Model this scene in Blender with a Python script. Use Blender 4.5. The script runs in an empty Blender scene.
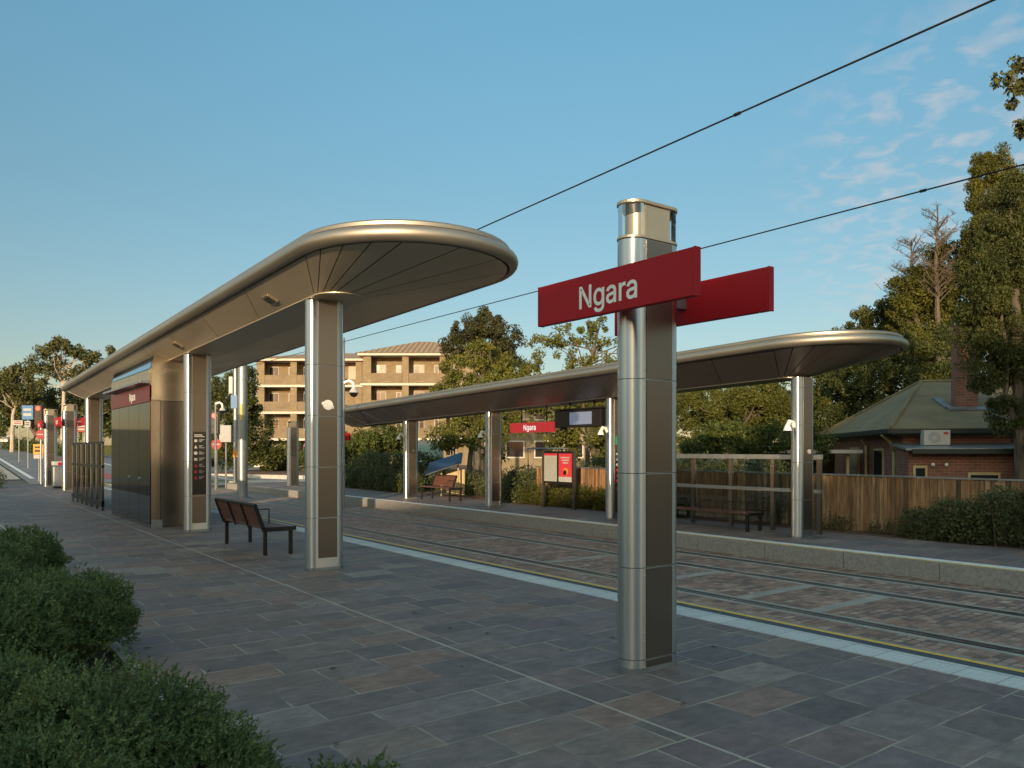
import bpy, math, random
import numpy as np
from mathutils import Vector, Matrix
R = math.radians
scene = bpy.context.scene
C = scene.collection
random.seed(7)

# ------------------------------------------------------------------ camera
F = 785.0; HX = 512.0; HY = 450.0; H = 1.65
TH = math.atan(584 / 785)
S_, C_ = math.sin(TH), math.cos(TH)
cam_d = bpy.data.cameras.new('camera'); cam = bpy.data.objects.new('camera', cam_d); C.objects.link(cam)
cam.location = (0, 0, H); cam.rotation_euler = (R(90), 0, -TH)
cam_d.sensor_width = 36; cam_d.lens = F / 1024 * 36; cam_d.shift_y = 66 / 1024
cam_d.clip_start = 0.05; cam_d.clip_end = 6000
scene.camera = cam
scene.render.resolution_x = 1024; scene.render.resolution_y = 768
scene.view_settings.view_transform = 'Standard'; scene.view_settings.look = 'None'
scene.view_settings.exposure = 0.62; scene.view_settings.gamma = 1.0
scene.view_settings.use_curve_mapping = False

# ------------------------------------------------------------------ light
SUN_EL = 9.5
SUN_T = Vector((0.72, 0.69, 0)).normalized()       # the way the sunlight travels over the ground
world = bpy.data.worlds.new('World'); scene.world = world; world.use_nodes = True
nt = world.node_tree; nt.nodes.clear()
wo = nt.nodes.new('ShaderNodeOutputWorld'); bg = nt.nodes.new('ShaderNodeBackground')
sky = nt.nodes.new('ShaderNodeTexSky'); sky.sky_type = 'NISHITA'; sky.sun_disc = False
sky.sun_elevation = R(SUN_EL); sky.sun_rotation = math.atan2(-SUN_T.x, -SUN_T.y)
sky.air_density = 1.0; sky.dust_density = 0.6; sky.ozone_density = 2.0; sky.altitude = 50
bg.inputs['Strength'].default_value = 0.15
tc = nt.nodes.new('ShaderNodeTexCoord')
sep = nt.nodes.new('ShaderNodeSeparateXYZ'); nt.links.new(tc.outputs['Generated'], sep.inputs[0])
tint = nt.nodes.new('ShaderNodeMixRGB'); tint.blend_type = 'MULTIPLY'; tint.inputs[0].default_value = 1
tr_ = nt.nodes.new('ShaderNodeValToRGB'); e_ = tr_.color_ramp.elements
e_[0].position = 0.0; e_[0].color = (.58, .50, .46, 1); e_[1].position = 1.0; e_[1].color = (.95, 1.0, .90, 1)
for p_, c_ in ((.12, (.60, .57, .53, 1)), (.30, (.64, .74, .66, 1)), (.52, (.76, 1.04, .93, 1))):
    q_ = e_.new(p_); q_.color = c_
nt.links.new(sep.outputs[2], tr_.inputs[0]); nt.links.new(tr_.outputs[0], tint.inputs[2])
nt.links.new(sky.outputs[0], tint.inputs[1])
# the evening sky is much brighter overhead and on the sun's side than in the part ahead
bk = nt.nodes.new('ShaderNodeVectorMath'); bk.operation = 'DOT_PRODUCT'; bk.inputs[1].default_value = (-SUN_T.x, -SUN_T.y, 0.8)
nt.links.new(tc.outputs['Generated'], bk.inputs[0])
bm = nt.nodes.new('ShaderNodeMapRange'); bm.interpolation_type = 'SMOOTHSTEP'; bm.inputs['From Min'].default_value = -.32; bm.inputs['From Max'].default_value = .55
nt.links.new(bk.outputs['Value'], bm.inputs['Value'])
bc = nt.nodes.new('ShaderNodeMixRGB'); bc.inputs[1].default_value = (1, 1, 1, 1); bc.inputs[2].default_value = (3.1, 2.15, 1.6, 1); nt.links.new(bm.outputs[0], bc.inputs[0])
bx_ = nt.nodes.new('ShaderNodeMixRGB'); bx_.blend_type = 'MULTIPLY'; bx_.inputs[0].default_value = 1
nt.links.new(tint.outputs[0], bx_.inputs[1]); nt.links.new(bc.outputs[0], bx_.inputs[2])
# thin broken cloud towards the right of the view
zc = nt.nodes.new('ShaderNodeMath'); zc.operation = 'ADD'; zc.inputs[1].default_value = 0.12; nt.links.new(sep.outputs[2], zc.inputs[0])
dx = nt.nodes.new('ShaderNodeMath'); dx.operation = 'DIVIDE'; nt.links.new(sep.outputs[0], dx.inputs[0]); nt.links.new(zc.outputs[0], dx.inputs[1])
dy = nt.nodes.new('ShaderNodeMath'); dy.operation = 'DIVIDE'; nt.links.new(sep.outputs[1], dy.inputs[0]); nt.links.new(zc.outputs[0], dy.inputs[1])
cmb = nt.nodes.new('ShaderNodeCombineXYZ'); nt.links.new(dx.outputs[0], cmb.inputs[0]); nt.links.new(dy.outputs[0], cmb.inputs[1])
n1 = nt.nodes.new('ShaderNodeTexNoise'); n1.inputs['Scale'].default_value = 12.0; n1.inputs['Detail'].default_value = 7; n1.inputs['Roughness'].default_value = 0.52
n1.inputs['Distortion'].default_value = 0.3
nt.links.new(cmb.outputs[0], n1.inputs['Vector'])
cr = nt.nodes.new('ShaderNodeValToRGB'); cr.color_ramp.elements[0].position = 0.47; cr.color_ramp.elements[1].position = 0.66
nt.links.new(n1.outputs['Fac'], cr.inputs[0])
# bank of cloud only round the bearing of the right edge of the view (dot with its direction)
dv = nt.nodes.new('ShaderNodeVectorMath'); dv.operation = 'DOT_PRODUCT'
ang = TH + R(31)
dv.inputs[1].default_value = (math.sin(ang) * .954, math.cos(ang) * .954, 0.27)
nt.links.new(tc.outputs['Generated'], dv.inputs[0])
mk = nt.nodes.new('ShaderNodeMapRange'); mk.inputs['From Min'].default_value = 0.962; mk.inputs['From Max'].default_value = 0.990
mk.interpolation_type = 'SMOOTHSTEP'
nt.links.new(dv.outputs['Value'], mk.inputs['Value'])
mul = nt.nodes.new('ShaderNodeMath'); mul.operation = 'MULTIPLY'; nt.links.new(cr.outputs[0], mul.inputs[0]); nt.links.new(mk.outputs[0], mul.inputs[1])
mul2 = nt.nodes.new('ShaderNodeMath'); mul2.operation = 'MULTIPLY'; mul2.inputs[1].default_value = 0.42; nt.links.new(mul.outputs[0], mul2.inputs[0])
mixc = nt.nodes.new('ShaderNodeMixRGB'); mixc.inputs[2].default_value = (3.1, 2.75, 2.7, 1)
nt.links.new(mul2.outputs[0], mixc.inputs[0]); nt.links.new(bx_.outputs[0], mixc.inputs[1])
nt.links.new(mixc.outputs[0], bg.inputs['Color']); nt.links.new(bg.outputs[0], wo.inputs[0])

sd = bpy.data.lights.new('sun', 'SUN'); sd.energy = 3.8; sd.angle = R(0.6); sd.color = (1.0, 0.74, 0.46)
sun = bpy.data.objects.new('sun', sd); C.objects.link(sun)
sdir = Vector((SUN_T.x * math.cos(R(SUN_EL)), SUN_T.y * math.cos(R(SUN_EL)), -math.sin(R(SUN_EL))))
sun.rotation_euler = sdir.to_track_quat('-Z', 'Y').to_euler(); sun.location = (-30, -30, 30)

# ------------------------------------------------------------------ helpers
def cw(l, d, z=0.0):
    """camera-plan coordinates (right, forward) to world"""
    return Vector((d * S_ + l * C_, d * C_ - l * S_, z))
def pw(px, py, d):
    return cw((px - HX) / F * d, d, H + (HY - py) / F * d)

class MB:
    def __init__(s): s.v = []; s.f = []; s.m = []; s.mi = 0; s.prims = []
    def add(s, vs, fs):
        s.prims.append((list(vs), list(fs)))
        o = len(s.v); s.v += [tuple(v) for v in vs]; s.f += [tuple(i + o for i in f) for f in fs]; s.m += [s.mi] * len(fs); return s
    def box(s, x0, x1, y0, y1, z0, z1, rot=None, org=(0, 0, 0)):
        vs = [(x, y, z) for z in (z0, z1) for y in (y0, y1) for x in (x0, x1)]
        if rot is not None: vs = [tuple(rot @ Vector(v) + Vector(org)) for v in vs]
        return s.add(vs, [(0, 2, 3, 1), (4, 5, 7, 6), (0, 1, 5, 4), (2, 6, 7, 3), (1, 3, 7, 5), (0, 4, 6, 2)])
    def prism(s, poly, a, b, axis='z'):
        n = len(poly)
        def P(u, v, w): return {'z': (u, v, w), 'y': (u, w, v), 'x': (w, u, v)}[axis]
        vs = [P(u, v, a) for u, v in poly] + [P(u, v, b) for u, v in poly]
        fs = [(i, (i + 1) % n, n + (i + 1) % n, n + i) for i in range(n)]
        return s.add(vs, fs + [tuple(range(n - 1, -1, -1)), tuple(range(n, 2 * n))])
    def tube(s, pts, rads, n=8, cap=True):
        pts = [Vector(p) for p in pts]
        if not hasattr(rads, '__len__'): rads = [rads] * len(pts)
        vs = []
        for i, p in enumerate(pts):
            t = (pts[min(i + 1, len(pts) - 1)] - pts[max(i - 1, 0)]).normalized()
            a = t.cross(Vector((0, 0, 1)) if abs(t.z) < 0.9 else Vector((1, 0, 0))).normalized(); b = t.cross(a)
            for k in range(n):
                q = 2 * math.pi * k / n
                vs.append(p + (a * math.cos(q) + b * math.sin(q)) * rads[i])
        fs = [(i * n + k, i * n + (k + 1) % n, (i + 1) * n + (k + 1) % n, (i + 1) * n + k) for i in range(len(pts) - 1) for k in range(n)]
        if cap: fs += [tuple(range(n - 1, -1, -1)), tuple(range((len(pts) - 1) * n, len(pts) * n))]
        return s.add(vs, fs)
    def disc(s, c, nrm, r, t, n=20):
        c = Vector(c); nrm = Vector(nrm).normalized()
        return s.tube([c, c + nrm * t], r, n)
    def sphere(s, c, r, n=12, m=8, half=False):
        vs = []; fs = []
        for i in range(m + 1):
            a = math.pi * i / m
            for k in range(n):
                b = 2 * math.pi * k / n
                z = math.cos(a)
                if half: z = min(z, 0)
                vs.append((c[0] + r * math.sin(a) * math.cos(b), c[1] + r * math.sin(a) * math.sin(b), c[2] + r * z))
        for i in range(m):
            for k in range(n): fs.append((i * n + k, (i + 1) * n + k, (i + 1) * n + (k + 1) % n, i * n + (k + 1) % n))
        return s.add(vs, fs)
    def build(s, name, mat, parent=None, smooth=False, bevel=0, loc=None):
        me = bpy.data.meshes.new(name); me.from_pydata(s.v, [], s.f)
        mats = mat if isinstance(mat, (list, tuple)) else [mat]
        for m in mats: me.materials.append(m)
        if len(mats) > 1: me.polygons.foreach_set('material_index', s.m)
        me.update()
        if smooth:
            me.polygons.foreach_set('use_smooth', [True] * len(me.polygons))
            try: me.set_sharp_from_angle(angle=R(35))
            except Exception: pass
        o = bpy.data.objects.new(name, me); C.objects.link(o)
        if parent: o.parent = parent
        if loc is not None: o.location = loc
        if bevel:
            b = o.modifiers.new('bevel', 'BEVEL'); b.width = bevel; b.segments = 2; b.limit_method = 'ANGLE'; b.angle_limit = R(40)
        return o

def each(mb, name, mat, parent=None, smooth=False, bevel=0):
    """one object per primitive added to mb"""
    out = []
    for vs, fs in mb.prims:
        m = MB(); m.add(vs, fs); out.append(m.build(name, mat, parent, smooth, bevel))
    return out
def tag(o, label, cat, group=None, kind=None):
    o['label'] = label; o['category'] = cat
    if group: o['group'] = group
    if kind: o['kind'] = kind
    return o
def struct(o): o['kind'] = 'structure'; return o
def thing(name, label, cat, loc=(0, 0, 0), rz=0, group=None):
    o = bpy.data.objects.new(name, None); C.objects.link(o); o.location = loc; o.rotation_euler = (0, 0, rz)
    o.empty_display_size = .2
    return tag(o, label, cat, group)
def dup(root, loc=None, rz=None, label=None, group=None):
    r = root.copy(); C.objects.link(r)
    if loc is not None: r.location = loc
    if rz is not None: r.rotation_euler = (0, 0, rz)
    if label: r['label'] = label
    if group: r['group'] = group
    for ch in list(root.children):
        c = ch.copy(); C.objects.link(c); c.parent = r
        for g in list(ch.children):
            q = g.copy(); C.objects.link(q); q.parent = c
    return r
def np_mesh(name, verts, quads, mat, parent=None, loc=None):
    me = bpy.data.meshes.new(name)
    nv = len(verts); nf = len(quads)
    me.vertices.add(nv); me.vertices.foreach_set('co', verts.astype(np.float32).ravel())
    me.loops.add(nf * 4); me.loops.foreach_set('vertex_index', quads.astype(np.int32).ravel())
    me.polygons.add(nf); me.polygons.foreach_set('loop_start', np.arange(0, nf * 4, 4, dtype=np.int32))
    me.materials.append(mat); me.update(calc_edges=True); me.validate()
    o = bpy.data.objects.new(name, me); C.objects.link(o)
    if parent: o.parent = parent
    if loc is not None: o.location = loc
    return o

# lettering of the station name as outlines (thousandths of the letter size)
GLV = [(824,-264),(813,-268),(802,-271),(790,-273),(777,-274),(764,-275),(749,-274),(734,-273),(720,-270),(706,-266),(693,-260),(681,-254),(669,-246),(659,-237),(650,-227),(641,-216),(634,-204),(629,-191),(625,-177),(623,-162),(622,-147),(623,-133),(624,-120),(627,-108),(631,-97),(637,-87),(643,-78),(650,-70),(658,-63),(666,-56),(675,-51),(685,-46),(695,-42),(705,-38),(716,-35),(726,-32),(737,-30),(748,-28),(759,-26),(770,-24),(780,-23),(794,-21),(806,-19),(817,-18),(827,-17),(836,-16),(844,-15),(850,-13),(856,-12),(860,-11),(863,-9),(865,-8),(866,-7),(866,-5),(867,-3),(867,1),(867,2),(867,11),(866,18),(865,25),(862,31),(860,37),(857,42),(853,46),(849,50),(844,54),(838,57),(832,60),(825,62),(817,63),(809,64),(799,64),(790,64),(781,63),(772,62),(765,60),(758,57),(751,54),(745,50),(739,46),(735,42),(730,38),(726,34),(723,29),(720,24),(717,20),(711,5),(628,29),(640,55),(647,68),(655,80),(664,91),(675,101),(685,109),(697,116),(708,123),(721,128),(733,133),(746,136),(759,139),(772,141),(785,142),(798,142),(807,142),(816,141),(825,140),(835,139),(845,137),(856,134),(866,131),(876,127),(886,122),(896,116),(906,109),(914,102),(923,93),(930,83),(937,72),(942,59),(947,45),(950,30),(952,14),(952,-3),(952,-266),(868,-266),(868,-214),(883,-214),(884,-214),(880,-220),(875,-226),(870,-232),(864,-238),(858,-244),(850,-250),(842,-255),(833,-260),(738,-191),(744,-193),(751,-195),(758,-196),(766,-197),(774,-197),(786,-196),(798,-195),(808,-193),(817,-189),(826,-185),(834,-180),(841,-175),(847,-169),(852,-162),(857,-155),(861,-148),(864,-140),(866,-132),(867,-124),(867,-116),(867,-92),(885,-76),(881,-78),(877,-81),(872,-82),(867,-84),(861,-85),(856,-87),(850,-88),(844,-89),(837,-90),(831,-91),(824,-92),(818,-93),(812,-94),(806,-95),(800,-96),(794,-96),(789,-97),(785,-98),(781,-98),(773,-99),(765,-101),(757,-103),(749,-105),(742,-107),(736,-110),(730,-113),(725,-116),(720,-119),(716,-123),(713,-127),(711,-131),(709,-137),(708,-143),(708,-150),(708,-156),(709,-161),(710,-166),(713,-171),(715,-175),(719,-179),(723,-182),(727,-186),(732,-188),(470,-266),(385,-266),(385,137),(468,137),(468,79),(452,79),(454,83),(461,95),(470,105),(479,115),(490,123),(503,130),(515,135),(529,139),(543,142),(557,142),(561,142),(564,142),(567,142),(571,142),(574,142),(578,142),(581,142),(584,142),(587,142),(600,141),(600,53),(584,56),(583,57),(580,57),(577,58),(573,58),(569,59),(565,59),(561,59),(556,59),(552,59),(542,59),(533,58),(525,56),(517,53),(509,50),(502,45),(496,41),(490,35),(485,30),(481,23),(477,16),(474,8),(472,0),(471,-8),(470,-18),(175,-264),(165,-268),(153,-271),(141,-273),(129,-274),(115,-275),(100,-274),(86,-273),(72,-270),(58,-266),(45,-260),(32,-254),(21,-246),(11,-237),(1,-227),(-7,-216),(-14,-204),(-19,-191),(-23,-177),(-25,-162),(-26,-147),(-26,-133),(-24,-120),(-21,-108),(-17,-97),(-12,-87),(-5,-78),(2,-70),(9,-63),(18,-56),(27,-51),(37,-46),(46,-42),(57,-38),(67,-35),(78,-32),(89,-30),(100,-28),(110,-26),(121,-24),(132,-23),(145,-21),(157,-19),(169,-18),(179,-17),(188,-16),(195,-15),(202,-13),(207,-12),(212,-11),(215,-9),(216,-8),(217,-7),(218,-5),(219,-3),(219,1),(219,2),(219,11),(218,18),(216,25),(214,31),(212,37),(208,42),(205,46),(200,50),(196,54),(190,57),(184,60),(177,62),(169,63),(160,64),(151,64),(141,64),(132,63),(124,62),(116,60),(109,57),(103,54),(97,50),(91,46),(86,42),(82,38),(78,34),(74,29),(71,24),(69,20),(62,5),(-20,29),(-9,55),(-1,68),(7,80),(16,91),(26,101),(37,109),(48,116),(60,123),(72,128),(85,133),(98,136),(111,139),(123,141),(136,142),(149,142),(158,142),(168,141),(177,140),(187,139),(197,137),(207,134),(218,131),(228,127),(238,122),(248,116),(257,109),(266,102),(274,93),(282,83),(288,72),(294,59),(299,45),(302,30),(303,14),(304,-3),(304,-266),(220,-266),(220,-214),(235,-214),(235,-214),(231,-220),(227,-226),(222,-232),(216,-238),(209,-244),(202,-250),(194,-255),(185,-260),(90,-191),(96,-193),(103,-195),(110,-196),(118,-197),(126,-197),(138,-196),(149,-195),(160,-193),(169,-189),(177,-185),(185,-180),(192,-175),(199,-169),(204,-162),(208,-155),(212,-148),(215,-140),(217,-132),(219,-124),(219,-116),(219,-92),(237,-76),(233,-78),(228,-81),(223,-82),(218,-84),(213,-85),(207,-87),(201,-88),(195,-89),(189,-90),(182,-91),(176,-92),(170,-93),(163,-94),(157,-95),(151,-96),(146,-96),(141,-97),(137,-98),(133,-98),(124,-99),(116,-101),(109,-103),(101,-105),(94,-107),(87,-110),(81,-113),(76,-116),(72,-119),(68,-123),(65,-127),(63,-131),(61,-137),(60,-143),(59,-150),(60,-156),(61,-161),(62,-166),(64,-171),(67,-175),(70,-179),(74,-182),(79,-186),(84,-188),(-175,-401),(-191,-407),(-208,-411),(-226,-414),(-244,-416),(-263,-417),(-280,-416),(-296,-415),(-311,-413),(-326,-410),(-340,-405),(-353,-400),(-365,-395),(-376,-388),(-386,-381),(-395,-373),(-404,-365),(-411,-357),(-418,-348),(-424,-339),(-435,-319),(-365,-279),(-355,-293),(-352,-297),(-348,-302),(-344,-307),(-339,-312),(-335,-316),(-330,-321),(-324,-325),(-318,-328),(-311,-332),(-303,-334),(-294,-337),(-285,-338),(-274,-339),(-263,-340),(-246,-339),(-231,-336),(-218,-332),(-206,-327),(-195,-320),(-186,-312),(-179,-302),(-174,-290),(-171,-276),(-170,-260),(-170,-198),(-157,-198),(-156,-198),(-160,-203),(-164,-209),(-169,-215),(-174,-221),(-180,-227),(-187,-233),(-194,-239),(-203,-244),(-212,-249),(-223,-254),(-234,-257),(-247,-260),(-260,-261),(-275,-262),(-294,-261),(-312,-258),(-330,-253),(-347,-247),(-363,-238),(-378,-228),(-392,-216),(-405,-202),(-416,-187),(-425,-170),(-433,-151),(-440,-131),(-444,-110),(-447,-87),(-447,-63),(-447,-39),(-444,-17),(-440,5),(-433,25),(-425,44),(-416,62),(-405,78),(-393,92),(-379,105),(-364,116),(-348,126),(-330,133),(-312,138),(-293,141),(-274,142),(-259,142),(-246,140),(-233,138),(-221,134),(-211,129),(-201,124),(-193,118),(-185,112),(-178,106),(-172,99),(-167,93),(-163,87),(-159,81),(-155,76),(-155,77),(-169,77),(-169,137),(-85,137),(-85,-264),(-86,-283),(-89,-302),(-94,-320),(-101,-336),(-109,-351),(-120,-364),(-132,-376),(-145,-386),(-159,-394),(-317,-169),(-309,-174),(-299,-178),(-289,-181),(-277,-183),(-265,-183),(-252,-183),(-241,-181),(-231,-178),(-221,-174),(-213,-169),(-205,-163),(-198,-156),(-191,-148),(-186,-139),(-181,-129),(-177,-117),(-173,-105),(-171,-92),(-170,-77),(-169,-62),(-170,-47),(-171,-32),(-173,-19),(-177,-7),(-181,5),(-186,16),(-191,25),(-198,34),(-205,42),(-213,48),(-221,54),(-231,58),(-241,61),(-252,63),(-265,63),(-277,63),(-289,61),(-299,58),(-309,53),(-317,48),(-325,41),(-333,33),(-339,24),(-345,14),(-350,4),(-354,-8),(-357,-21),(-359,-34),(-361,-47),(-361,-62),(-361,-77),(-359,-91),(-357,-104),(-354,-116),(-350,-127),(-345,-138),(-339,-147),(-333,-155),(-325,-162),(-856,-266),(-945,-266),(-945,266),(-850,266),(-640,-65),(-636,-70),(-633,-76),(-629,-83),(-624,-90),(-620,-98),(-615,-106),(-610,-114),(-605,-123),(-600,-132),(-595,-142),(-590,-152),(-584,-162),(-579,-173),(-574,-183),(-561,-209),(-599,-215),(-601,-191),(-602,-180),(-603,-169),(-604,-158),(-604,-147),(-605,-136),(-605,-126),(-605,-116),(-606,-107),(-606,-97),(-606,-89),(-606,-80),(-606,-73),(-606,-66),(-606,-59),(-606,266),(-518,266),(-518,-266),(-613,-266),(-801,29),(-806,37),(-811,45),(-816,53),(-821,62),(-826,70),(-831,79),(-837,89),(-843,99),(-849,109),(-855,121),(-862,133),(-870,146),(-878,160),(-887,175),(-905,207),(-862,213),(-861,185),(-861,171),(-860,157),(-859,143),(-859,130),(-858,117),(-858,106),(-857,94),(-857,84),(-857,74),(-856,65),(-856,57),(-856,49),(-856,42),(-856,37)]
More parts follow.
